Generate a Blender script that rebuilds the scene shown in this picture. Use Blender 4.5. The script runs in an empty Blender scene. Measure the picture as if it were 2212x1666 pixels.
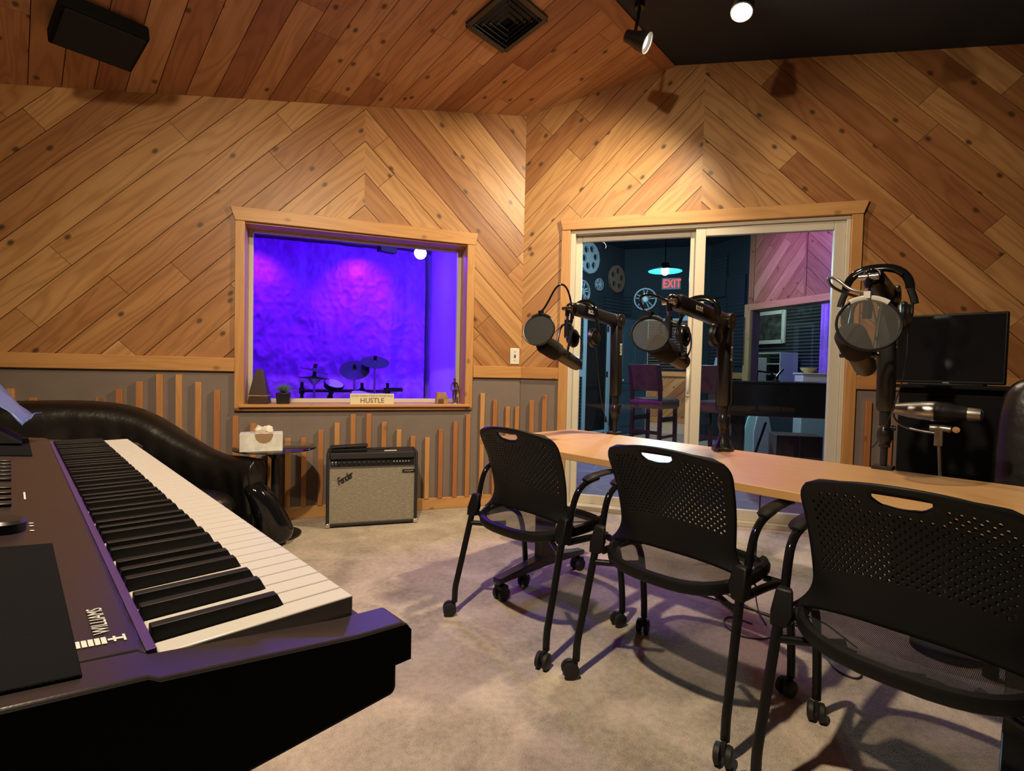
import bpy, bmesh, math, random
from mathutils import Vector, Matrix, Euler
PI = math.pi
R = math.radians
scene = bpy.context.scene
COL = scene.collection

# ------------------------------------------------------------------ camera
FPX = 1125.6
YAW, PITCH, ROLL = 0.76686, -0.032264, 0.0230006
CAMPOS = Vector((0, 0, 1.11))
def cam_axes():
    cyw, syw, cp, sp = math.cos(YAW), math.sin(YAW), math.cos(PITCH), math.sin(PITCH)
    fwd = Vector((syw*cp, cyw*cp, sp)); right = Vector((cyw, -syw, 0)); up = right.cross(fwd)
    cr, sr = math.cos(ROLL), math.sin(ROLL)
    return right*cr + up*sr, up*cr - right*sr, fwd
AX_R, AX_U, AX_F = cam_axes()
cam_data = bpy.data.cameras.new('camera')
cam = bpy.data.objects.new('camera', cam_data)
COL.objects.link(cam)
cam_data.sensor_fit = 'HORIZONTAL'; cam_data.sensor_width = 36.0
cam_data.lens = FPX/2212*36.0
cam_data.clip_start = 0.02; cam_data.clip_end = 100
cm = Matrix((AX_R, AX_U, -AX_F)).transposed().to_4x4(); cm.translation = CAMPOS
cam.matrix_world = cm
scene.camera = cam

# ------------------------------------------------------------------ world, exposure
world = bpy.data.worlds.new('world'); scene.world = world; world.use_nodes = True
bg = world.node_tree.nodes['Background']
bg.inputs['Color'].default_value = (0.5, 0.42, 0.55, 1); bg.inputs['Strength'].default_value = 0.010
scene.view_settings.view_transform = 'Standard'; scene.view_settings.look = 'None'
scene.view_settings.exposure = 0.0; scene.view_settings.gamma = 1.0; scene.view_settings.use_curve_mapping = False

# ------------------------------------------------------------------ room frame
TA, TB = -0.420567, -1.063755
COR = Vector((3.017, 3.032, 0))
dA = Vector((math.cos(TA), math.sin(TA), 0)); dB = Vector((math.cos(TB), math.sin(TB), 0))
inA = Vector((-dA.y, dA.x, 0)); inB = Vector((-dB.y, dB.x, 0))      # pointing into the walls
def ray(u, v): return AX_R*((u-1106)/FPX) - AX_U*((v-833)/FPX) + AX_F
def hit(u, v, p, n):
    d = ray(u, v); n = Vector(n); return CAMPOS + d*((Vector(p)-CAMPOS).dot(n)/d.dot(n))
def at(u, v, dist): return CAMPOS + ray(u, v)*dist
def floor_at(u, v, z=0): return hit(u, v, (0, 0, z), (0, 0, 1))
GX, GY, ZC = 0.048, -0.202, 3.15
def wood_z(x, y): return ZC + GX*(x-COR.x) + GY*(y-COR.y)
RID1 = Vector((3.572, 2.033, 3.382)); RID2 = Vector((2.655, 1.928, 3.356))
def black_z(x, y): return 3.382 + 0.016*(x-3.572) + 0.102*(y-2.033)
FA = Matrix.Translation(COR) @ Matrix.Rotation(TA, 4, 'Z')          # x right along wall, y into wall
FB = Matrix.Translation(COR) @ Matrix.Rotation(TB, 4, 'Z')

# ------------------------------------------------------------------ lamps of the place, with an added fill on the left
def kelvin_spot(name, loc, target, power, color, angle=100, blend=0.6, radius=0.05):
    l = bpy.data.lights.new(name, 'SPOT'); l.energy = power; l.color = color
    l.spot_size = R(angle); l.spot_blend = blend; l.shadow_soft_size = radius
    o = bpy.data.objects.new(name, l); COL.objects.link(o); o.location = loc
    o.rotation_euler = (Vector(target)-Vector(loc)).to_track_quat('-Z', 'Y').to_euler()
    return o
def point_lamp(name, loc, power, color, radius=0.06):
    l = bpy.data.lights.new(name, 'POINT'); l.energy = power; l.color = color; l.shadow_soft_size = radius
    o = bpy.data.objects.new(name, l); COL.objects.link(o); o.location = loc
    return o
def area_lamp(name, loc, target, power, color, size):
    l = bpy.data.lights.new(name, 'AREA'); l.energy = power; l.color = color; l.size = size; l.shape = 'DISK'
    o = bpy.data.objects.new(name, l); COL.objects.link(o); o.location = loc
    o.rotation_euler = (Vector(target)-Vector(loc)).to_track_quat('-Z', 'Y').to_euler()
    return o
WARM = (1.0, 0.76, 0.47)
SPOT_A = Vector((0.15, 0.9, 3.10)); SPOT_L1 = Vector((2.90, 1.26, 3.10)); SPOT_L2 = Vector((3.12, 0.62, 3.08)); SPOT_L3 = Vector((2.78, 1.79, 3.10))
AIM_A = Vector((1.75, 1.35, 0.0)); AIM_L1 = Vector((2.6, 2.9, 1.3)); AIM_L2 = Vector((2.0, 0.3, 0.7)); AIM_L3 = SPOT_L3 + Vector((.35, -.8, -.5))*2
kelvin_spot('lamp_room_side', SPOT_A+(AIM_A-SPOT_A).normalized()*0.03, AIM_A, 340, (1, .80, .56), 150, 0.8, 0.045)
kelvin_spot('lamp_corner', SPOT_L1+(AIM_L1-SPOT_L1).normalized()*0.03, AIM_L1, 300, (1, .80, .50), 125, 0.9, 0.05)
SPOT_FILL = Vector((-.55, 1.0, 3.08)); AIM_B = Vector((0.25, 4.2, 1.4))
kelvin_spot('fill_left', SPOT_FILL+(AIM_B-SPOT_FILL).normalized()*0.03, AIM_B, 85, (1, .76, .46), 104, 0.9, 0.12)  # added fill, out of view, to brighten the left part of wall A
kelvin_spot('lamp_table', SPOT_L2+(AIM_L2-SPOT_L2).normalized()*0.03, AIM_L2, 15, (1, .80, .56), 110, 0.9, 0.05)
kelvin_spot('lamp_mid', SPOT_L3+(AIM_L3-SPOT_L3).normalized()*0.03, AIM_L3, 60, (1, .82, .58), 110, 0.8, 0.05)
VIOLET = (0.16, 0.0, 1.0)

# ------------------------------------------------------------------ materials
def new_mat(name):
    m = bpy.data.materials.new(name); m.use_nodes = True
    nt = m.node_tree; b = nt.nodes['Principled BSDF']
    return m, nt, b
def plain(name, col, rough=0.5, metal=0.0, spec=0.5, emit=None, estr=0.0, bump=0.0, bscale=200, vary=0.0, vscale=8, coat=0.0):
    m, nt, b = new_mat(name)
    b.inputs['Base Color'].default_value = (*col, 1); b.inputs['Roughness'].default_value = rough
    b.inputs['Metallic'].default_value = metal; b.inputs['Specular IOR Level'].default_value = spec
    b.inputs['Coat Weight'].default_value = coat
    if emit:
        b.inputs['Emission Color'].default_value = (*emit, 1); b.inputs['Emission Strength'].default_value = estr
    tc = nt.nodes.new('ShaderNodeTexCoord')
    if vary:
        n = nt.nodes.new('ShaderNodeTexNoise'); n.inputs['Scale'].default_value = vscale; n.inputs['Detail'].default_value = 4
        r = nt.nodes.new('ShaderNodeValToRGB')
        r.color_ramp.elements[0].position = .3; r.color_ramp.elements[1].position = .7
        r.color_ramp.elements[0].color = (*[c*(1-vary) for c in col], 1); r.color_ramp.elements[1].color = (*[min(1, c*(1+vary)) for c in col], 1)
        nt.links.new(tc.outputs['Object'], n.inputs['Vector']); nt.links.new(n.outputs['Fac'], r.inputs['Fac'])
        nt.links.new(r.outputs['Color'], b.inputs['Base Color'])
    if bump:
        n = nt.nodes.new('ShaderNodeTexNoise'); n.inputs['Scale'].default_value = bscale; n.inputs['Detail'].default_value = 3
        bp = nt.nodes.new('ShaderNodeBump'); bp.inputs['Strength'].default_value = bump; bp.inputs['Distance'].default_value = .004
        nt.links.new(tc.outputs['Object'], n.inputs['Vector']); nt.links.new(n.outputs['Fac'], bp.inputs['Height'])
        nt.links.new(bp.outputs['Normal'], b.inputs['Normal'])
    return m
def math_n(nt, op, a, b=None):
    n = nt.nodes.new('ShaderNodeMath'); n.operation = op
    for i, x in enumerate((a, b)):
        if x is None: continue
        if isinstance(x, (int, float)): n.inputs[i].default_value = x
        else: nt.links.new(x, n.inputs[i])
    return n.outputs[0]
def wood(name, light, mid, red, rough=0.42, knots=1.0, grain=1.0, spec=0.5):
    """boards: UV in metres (u along the board), face attribute 'tone' picks the board's own colour"""
    m, nt, b = new_mat(name); L = nt.links.new
    uv = nt.nodes.new('ShaderNodeUVMap'); uv.uv_map = 'UVMap'
    def noise(su, sv, detail=2, dist=0.0):
        mp = nt.nodes.new('ShaderNodeMapping'); mp.inputs['Scale'].default_value = (su, sv, 1)
        n = nt.nodes.new('ShaderNodeTexNoise'); n.inputs['Scale'].default_value = 1; n.inputs['Detail'].default_value = detail
        n.inputs['Distortion'].default_value = dist
        L(uv.outputs['UV'], mp.inputs['Vector']); L(mp.outputs['Vector'], n.inputs['Vector']); return n.outputs['Fac']
    tone = nt.nodes.new('ShaderNodeAttribute'); tone.attribute_name = 'tone'
    ramp = nt.nodes.new('ShaderNodeValToRGB'); e = ramp.color_ramp.elements
    e[0].color = (*light, 1); e[1].color = (*red, 1); x = e.new(0.45); x.color = (*mid, 1)
    soft = noise(0.9, 7, 2)
    tf = math_n(nt, 'ADD', tone.outputs['Fac'], math_n(nt, 'MULTIPLY', math_n(nt, 'SUBTRACT', soft, .5), .95))
    L(tf, ramp.inputs['Fac'])
    fine = noise(2.5, 95, 3)
    sep = nt.nodes.new('ShaderNodeSeparateXYZ'); L(uv.outputs['UV'], sep.inputs[0])
    warp = noise(0.8, 5.5, 2, .6)
    ring = math_n(nt, 'SINE', math_n(nt, 'ADD', math_n(nt, 'MULTIPLY', sep.outputs['Y'], 70), math_n(nt, 'MULTIPLY', warp, 46)))
    ring = math_n(nt, 'MULTIPLY', math_n(nt, 'ADD', ring, 1), .5)
    ring = math_n(nt, 'POWER', ring, 2.0)
    dark = math_n(nt, 'ADD', math_n(nt, 'MULTIPLY', ring, .34*grain), math_n(nt, 'MULTIPLY', math_n(nt, 'SUBTRACT', fine, .35), .42*grain))
    # knots
    mp = nt.nodes.new('ShaderNodeMapping'); mp.inputs['Scale'].default_value = (2.1, 3.1, 1)
    vo = nt.nodes.new('ShaderNodeTexVoronoi'); vo.voronoi_dimensions = '2D'; vo.inputs['Scale'].default_value = 1.9
    L(uv.outputs['UV'], mp.inputs['Vector']); L(mp.outputs['Vector'], vo.inputs['Vector'])
    kn = nt.nodes.new('ShaderNodeMapRange'); kn.inputs['From Min'].default_value = .045; kn.inputs['From Max'].default_value = .115
    kn.inputs['To Min'].default_value = 1.0; kn.inputs['To Max'].default_value = 0.0
    L(vo.outputs['Distance'], kn.inputs['Value'])
    sel = nt.nodes.new('ShaderNodeSeparateColor'); L(vo.outputs['Color'], sel.inputs[0])
    on = math_n(nt, 'GREATER_THAN', sel.outputs[0], .68)
    kf = math_n(nt, 'MULTIPLY', math_n(nt, 'MULTIPLY', kn.outputs[0], on), .85*knots)
    mixd = nt.nodes.new('ShaderNodeMixRGB'); mixd.blend_type = 'MULTIPLY'
    mixd.inputs['Color2'].default_value = (0.44, 0.29, 0.17, 1)
    L(dark, mixd.inputs['Fac']); L(ramp.outputs['Color'], mixd.inputs['Color1'])
    mixk = nt.nodes.new('ShaderNodeMixRGB'); mixk.inputs['Color2'].default_value = (0.055, 0.025, 0.010, 1)
    L(kf, mixk.inputs['Fac']); L(mixd.outputs['Color'], mixk.inputs['Color1'])
    L(mixk.outputs['Color'], b.inputs['Base Color'])
    b.inputs['Roughness'].default_value = rough; b.inputs['Specular IOR Level'].default_value = spec
    bp = nt.nodes.new('ShaderNodeBump'); bp.inputs['Strength'].default_value = .25; bp.inputs['Distance'].default_value = .002
    L(dark, bp.inputs['Height']); L(bp.outputs['Normal'], b.inputs['Normal'])
    return m
M = {}
M['cedar'] = wood('cedar_boards', (0.58, 0.325, 0.13), (0.45, 0.218, 0.08), (0.31, 0.125, 0.046))
M['cedar_ceiling'] = wood('cedar_ceiling', (0.60, 0.325, 0.15), (0.49, 0.23, 0.10), (0.38, 0.16, 0.072), rough=.5)
M['trim'] = wood('pine_trim', (0.62, 0.34, 0.13), (0.56, 0.285, 0.095), (0.46, 0.20, 0.07), knots=.55, grain=.55)
M['slat'] = wood('slat_wood', (0.62, 0.34, 0.13), (0.52, 0.24, 0.085), (0.42, 0.165, 0.06), knots=.5, grain=.5)
M['table'] = wood('laminate_maple', (0.62, 0.37, 0.15), (0.58, 0.335, 0.13), (0.54, 0.30, 0.11), knots=0, grain=.22, rough=.38)
M['gap'] = plain('dark_gap', (0.012, 0.007, 0.004), .9)
M['grey_wall'] = plain('taupe_fabric_wall', (0.205, 0.162, 0.138), .85, bump=.25, bscale=350, vary=.05)
M['black_paint'] = plain('black_paint', (0.009, 0.016, 0.026), .75, bump=.15, bscale=120)
M['dark_wall'] = plain('dark_wall', (0.05, 0.045, 0.04), .85)
M['white_vinyl'] = plain('white_vinyl', (0.62, 0.57, 0.47), .45)
M['white_plastic'] = plain('white_plastic', (0.75, 0.72, 0.64), .4)
M['ivory'] = plain('ivory_keys', (0.52, 0.495, 0.46), .28)
M['black_key'] = plain('black_keys', (0.006, 0.005, 0.005), .5, spec=.25)
M['black_plastic'] = plain('black_plastic', (0.004, 0.004, 0.0045), .5, spec=.3)
M['black_satin'] = plain('black_satin', (0.012, 0.012, 0.013), .32)
M['black_matte'] = plain('black_matte', (0.004, 0.004, 0.0045), .8, spec=.15)
M['black_metal'] = plain('black_powdercoat', (0.004, 0.004, 0.0045), .4, spec=.35, bump=.05, bscale=600)
M['black_gloss'] = plain('black_gloss', (0.006, 0.006, 0.007), .08)
M['chrome'] = plain('chrome', (0.75, 0.74, 0.72), .18, metal=1)
M['dull_metal'] = plain('dull_metal', (0.30, 0.28, 0.26), .4, metal=1)
M['dark_metal'] = plain('dark_metal', (0.07, 0.065, 0.06), .38, metal=.8)
M['leather'] = plain('black_leather', (0.008, 0.007, 0.0065), .30, bump=.9, bscale=13, spec=.6)
M['kb_body'] = plain('keyboard_body', (0.022, 0.015, 0.015), .34, bump=.06, bscale=900)
M['kb_grille'] = plain('keyboard_grille', (0.004, 0.004, 0.004), .85, spec=.12, bump=.5, bscale=1200)
M['felt'] = plain('felt_violet_reflection', (0.07, 0.035, 0.16), .3)  # violet reflection caught by the strip is put into its colour
M['print_white'] = plain('white_print', (0.62, 0.60, 0.56), .6)
M['amp_tolex'] = plain('amp_vinyl', (0.016, 0.016, 0.017), .55, bump=.5, bscale=420)
M['foam'] = plain('black_foam', (0.010, 0.010, 0.011), .95, bump=.6, bscale=700)
M['rubber'] = plain('black_rubber', (0.010, 0.010, 0.010), .6)
M['tissue'] = plain('tissue_paper', (0.80, 0.74, 0.64), .9)
M['cardboard'] = plain('cardboard', (0.30, 0.19, 0.10), .8)
M['card_print'] = plain('tissue_box_print', (0.66, 0.65, 0.60), .6, vary=.16, vscale=26)
M['leaf'] = plain('succulent_leaf', (0.10, 0.20, 0.07), .5, vary=.3, vscale=30)
M['cream'] = plain('cream_sign', (0.76, 0.68, 0.47), .6)
M['brown_print'] = plain('brown_print', (0.22, 0.12, 0.05), .6)
M['dark_wood'] = wood('dark_wood', (0.13, 0.075, 0.045), (0.10, 0.055, 0.032), (0.08, 0.04, 0.025), knots=0)
M['stool_wood'] = plain('stool_wood', (0.045, 0.02, 0.02), .4)
M['stool_leather'] = plain('stool_leather', (0.085, 0.048, 0.035), .38, bump=.3, bscale=30, vary=.25, vscale=12)
M['bulb'] = plain('lit_bulb', (1, 1, 1), .4, emit=(1, .86, .62), estr=60)
M['bulb_dim'] = plain('lit_bulb_side', (1, 1, 1), .4, emit=(1, .93, .82), estr=6)
M['bulb_blue'] = plain('lit_bulb_blue', (1, 1, 1), .4, emit=(.45, .85, 1), estr=30)
M['bulb_cyan'] = plain('lit_bulb_cyan', (1, 1, 1), .4, emit=(.35, .9, 1), estr=25)
M['brushed'] = plain('brushed_metal', (0.42, 0.39, 0.37), .34, metal=1)
M['can_grey'] = plain('lamp_can', (0.35, 0.34, 0.32), .35, metal=.6)
M['cyan_shade'] = plain('enamel_shade', (0.004, 0.10, 0.14), .3)
M['exit_red'] = plain('exit_letters', (1, .1, .05), .5, emit=(1, .035, .012), estr=1.6)
M['exit_face'] = plain('exit_face', (0.20, 0.25, 0.32), .5, emit=(.5, .02, .02), estr=.06)
M['reel'] = plain('film_reel_metal', (0.55, 0.58, 0.60), .42, metal=.35)
M['reel_brown'] = plain('film_reel_rust', (0.22, 0.11, 0.07), .6)
M['teal_wall'] = plain('teal_black_wall', (0.011, 0.017, 0.022), .8, bump=.2, bscale=60)
M['teal_door'] = plain('teal_door_paint', (0.045, 0.075, 0.095), .5)
M['cool_white'] = plain('cool_white_paint', (0.62, 0.66, 0.70), .5)
M['cloth'] = plain('draped_cloth', (0.46, 0.15, 0.62), .55, vary=.18, vscale=7, bump=.5, bscale=26)
M['drum_wall'] = plain('drum_room_paint', (0.60, 0.28, 0.72), .6)
M['drum_head'] = plain('mesh_drum_head', (0.72, 0.72, 0.76), .6)
M['cymbal'] = plain('rubber_cymbal', (0.035, 0.045, 0.06), .5)
M['piano'] = plain('piano_black', (0.010, 0.011, 0.013), .22, spec=.5)
M['yellow_bowl'] = plain('yellow_bowl', (0.62, 0.47, 0.12), .5)
M['pale_tile'] = plain('pale_tile', (0.42, 0.38, 0.34), .5, vary=.15, vscale=3)
M['kitchen'] = plain('kitchen_white', (0.55, 0.62, 0.58), .5)
M['panel_pale'] = plain('pale_panel', (0.55, 0.48, 0.50), .5)
M['box_brown'] = plain('brown_case', (0.10, 0.055, 0.045), .6)
M['pop_white'] = plain('pop_filter_rim_white', (0.55, 0.53, 0.50), .4)
M['sheet_blue_lit'] = plain('glossy_sheet', (0.09, 0.13, 0.34), .25, spec=.8)  # blue light falling on the sheet is put into its colour
M['cable'] = plain('black_cable', (0.012, 0.011, 0.014), .5)
M['cable_grey'] = plain('grey_cable', (0.16, 0.15, 0.17), .5)
M['wedge'] = wood('metronome_wood', (0.055, 0.03, 0.02), (0.045, 0.025, 0.017), (0.04, 0.02, 0.014), knots=0)
M['block'] = plain('wood_block', (0.40, 0.22, 0.10), .6, vary=.25, vscale=30)
M['strip_violet'] = plain('purple_fabric', (0.30, 0.16, 0.55), .8, vary=.15, vscale=14)

def carpet_mat():
    m, nt, b = new_mat('beige_carpet'); L = nt.links.new
    tc = nt.nodes.new('ShaderNodeTexCoord')
    def noise(s, d=3, dist=0):
        n = nt.nodes.new('ShaderNodeTexNoise'); n.inputs['Scale'].default_value = s; n.inputs['Detail'].default_value = d; n.inputs['Distortion'].default_value = dist
        L(tc.outputs['Object'], n.inputs['Vector']); return n.outputs['Fac']
    big = noise(3.2, 4, .8); fine = noise(230, 2); mid = noise(42, 3)
    f = math_n(nt, 'ADD', math_n(nt, 'MULTIPLY', big, .85), math_n(nt, 'ADD', math_n(nt, 'MULTIPLY', fine, .45), math_n(nt, 'MULTIPLY', mid, .35)))
    r = nt.nodes.new('ShaderNodeValToRGB'); e = r.color_ramp.elements
    e[0].position = .56; e[0].color = (0.26, 0.225, 0.175, 1); e[1].position = 1.0; e[1].color = (0.64, 0.54, 0.435, 1)
    L(f, r.inputs['Fac']); L(r.outputs['Color'], b.inputs['Base Color'])
    b.inputs['Roughness'].default_value = 1; b.inputs['Specular IOR Level'].default_value = .1
    bp = nt.nodes.new('ShaderNodeBump'); bp.inputs['Strength'].default_value = .8; bp.inputs['Distance'].default_value = .006
    L(math_n(nt, 'ADD', fine, math_n(nt, 'MULTIPLY', mid, .8)), bp.inputs['Height']); L(bp.outputs['Normal'], b.inputs['Normal'])
    return m
M['carpet'] = carpet_mat()
def slate_mat():
    m, nt, b = new_mat('slate_tile_floor'); L = nt.links.new
    tc = nt.nodes.new('ShaderNodeTexCoord'); mp = nt.nodes.new('ShaderNodeMapping'); mp.inputs['Scale'].default_value = (3.2, 2.2, 1); mp.inputs['Rotation'].default_value = (0, 0, .5)
    L(tc.outputs['Object'], mp.inputs['Vector'])
    v = nt.nodes.new('ShaderNodeTexVoronoi'); v.feature = 'DISTANCE_TO_EDGE'; v.inputs['Scale'].default_value = 1.0
    L(mp.outputs['Vector'], v.inputs['Vector'])
    n = nt.nodes.new('ShaderNodeTexNoise'); n.inputs['Scale'].default_value = 6; n.inputs['Detail'].default_value = 5; L(tc.outputs['Object'], n.inputs['Vector'])
    r = nt.nodes.new('ShaderNodeValToRGB'); e = r.color_ramp.elements; e[0].color = (.16, .14, .15, 1); e[1].color = (.34, .30, .31, 1); L(n.outputs['Fac'], r.inputs['Fac'])
    g = nt.nodes.new('ShaderNodeMapRange'); g.inputs['From Max'].default_value = .025; L(v.outputs['Distance'], g.inputs['Value'])
    mx = nt.nodes.new('ShaderNodeMixRGB'); mx.inputs['Color1'].default_value = (.42, .39, .38, 1); L(g.outputs[0], mx.inputs['Fac']); L(r.outputs['Color'], mx.inputs['Color2'])
    L(mx.outputs['Color'], b.inputs['Base Color']); b.inputs['Roughness'].default_value = .42
    bp = nt.nodes.new('ShaderNodeBump'); bp.inputs['Strength'].default_value = .5; bp.inputs['Distance'].default_value = .01; L(n.outputs['Fac'], bp.inputs['Height']); L(bp.outputs['Normal'], b.inputs['Normal'])
    return m
M['slate'] = slate_mat()
def glass_mat(name, tint=(1, 1, 1), gloss=1.0, rough=0.0):
    m, nt, b = new_mat(name); L = nt.links.new; nt.nodes.remove(b)
    out = nt.nodes['Material Output']
    tr = nt.nodes.new('ShaderNodeBsdfTransparent'); tr.inputs['Color'].default_value = (*tint, 1)
    gl = nt.nodes.new('ShaderNodeBsdfGlossy'); gl.inputs['Roughness'].default_value = rough
    fr = nt.nodes.new('ShaderNodeFresnel'); fr.inputs['IOR'].default_value = 1.5
    mx = nt.nodes.new('ShaderNodeMixShader'); L(math_n(nt, 'MULTIPLY', fr.outputs[0], gloss), mx.inputs['Fac'])
    L(tr.outputs[0], mx.inputs[1]); L(gl.outputs[0], mx.inputs[2]); L(mx.outputs[0], out.inputs['Surface'])
    return m
M['glass'] = glass_mat('window_glass', (.95, .97, .97), 1.0)
M['glass_smoke'] = glass_mat('smoked_table_glass', (.55, .57, .58), 1.6)
def mesh_mat(name, col, cover, sx, sy, uvname='UVMap', rough=.7):
    """see-through woven mesh: threads on a UV lattice"""
    m, nt, b = new_mat(name); L = nt.links.new
    b.inputs['Base Color'].default_value = (*col, 1); b.inputs['Roughness'].default_value = rough
    uv = nt.nodes.new('ShaderNodeUVMap'); uv.uv_map = uvname
    sep = nt.nodes.new('ShaderNodeSeparateXYZ'); L(uv.outputs['UV'], sep.inputs[0])
    def thread(o, s): return math_n(nt, 'LESS_THAN', math_n(nt, 'FRACT', math_n(nt, 'MULTIPLY', o, s)), cover)
    f = math_n(nt, 'MAXIMUM', thread(sep.outputs['X'], sx), thread(sep.outputs['Y'], sy))
    out = nt.nodes['Material Output']; tr = nt.nodes.new('ShaderNodeBsdfTransparent'); mx = nt.nodes.new('ShaderNodeMixShader')
    L(f, mx.inputs['Fac']); L(tr.outputs[0], mx.inputs[1]); L(b.outputs[0], mx.inputs[2]); L(mx.outputs[0], out.inputs['Surface'])
    return m
M['seat_mesh'] = mesh_mat('seat_mesh', (.012, .012, .013), .40, 300, 300)
M['pop_mesh_black'] = mesh_mat('pop_mesh_dense', (.010, .010, .011), .93, 900, 900)
M['pop_mesh'] = mesh_mat('pop_mesh_grey', (.08, .076, .072), .27, 900, 900)
def grille_cloth():
    m, nt, b = new_mat('silver_grille_cloth'); L = nt.links.new
    tc = nt.nodes.new('ShaderNodeTexCoord')
    def noise(sx, sz, d):
        mp = nt.nodes.new('ShaderNodeMapping'); mp.inputs['Scale'].default_value = (sx, 1, sz); L(tc.outputs['Object'], mp.inputs['Vector'])
        n = nt.nodes.new('ShaderNodeTexNoise'); n.inputs['Scale'].default_value = 1; n.inputs['Detail'].default_value = d; L(mp.outputs['Vector'], n.inputs['Vector']); return n.outputs['Fac']
    a = noise(420, 260, 1); c = noise(30, 200, 2)
    r = nt.nodes.new('ShaderNodeValToRGB'); e = r.color_ramp.elements; e[0].position = .35; e[0].color = (.17, .15, .11, 1); e[1].position = .60; e[1].color = (.34, .30, .23, 1)
    x = e.new(.66); x.color = (.95, .90, .80, 1)
    L(math_n(nt, 'ADD', math_n(nt, 'MULTIPLY', a, .8), math_n(nt, 'MULTIPLY', c, .2)), r.inputs['Fac'])
    L(r.outputs['Color'], b.inputs['Base Color']); b.inputs['Roughness'].default_value = .6; b.inputs['Metallic'].default_value = .15
    return m
M['grille_cloth'] = grille_cloth()
def foam_wall(name, col):
    m, nt, b = new_mat(name); L = nt.links.new
    tc = nt.nodes.new('ShaderNodeTexCoord'); sep = nt.nodes.new('ShaderNodeSeparateXYZ'); L(tc.outputs['Object'], sep.inputs[0])
    w = math_n(nt, 'ABSOLUTE', math_n(nt, 'SUBTRACT', math_n(nt, 'FRACT', math_n(nt, 'MULTIPLY', sep.outputs['Z'], 17)), .5))
    bp = nt.nodes.new('ShaderNodeBump'); bp.inputs['Strength'].default_value = 1; bp.inputs['Distance'].default_value = .06
    L(w, bp.inputs['Height']); L(bp.outputs['Normal'], b.inputs['Normal'])
    b.inputs['Base Color'].default_value = (*col, 1); b.inputs['Roughness'].default_value = .9
    return m
M['wedge_foam'] = foam_wall('wedge_foam', (0.020, 0.028, 0.037))

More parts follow.
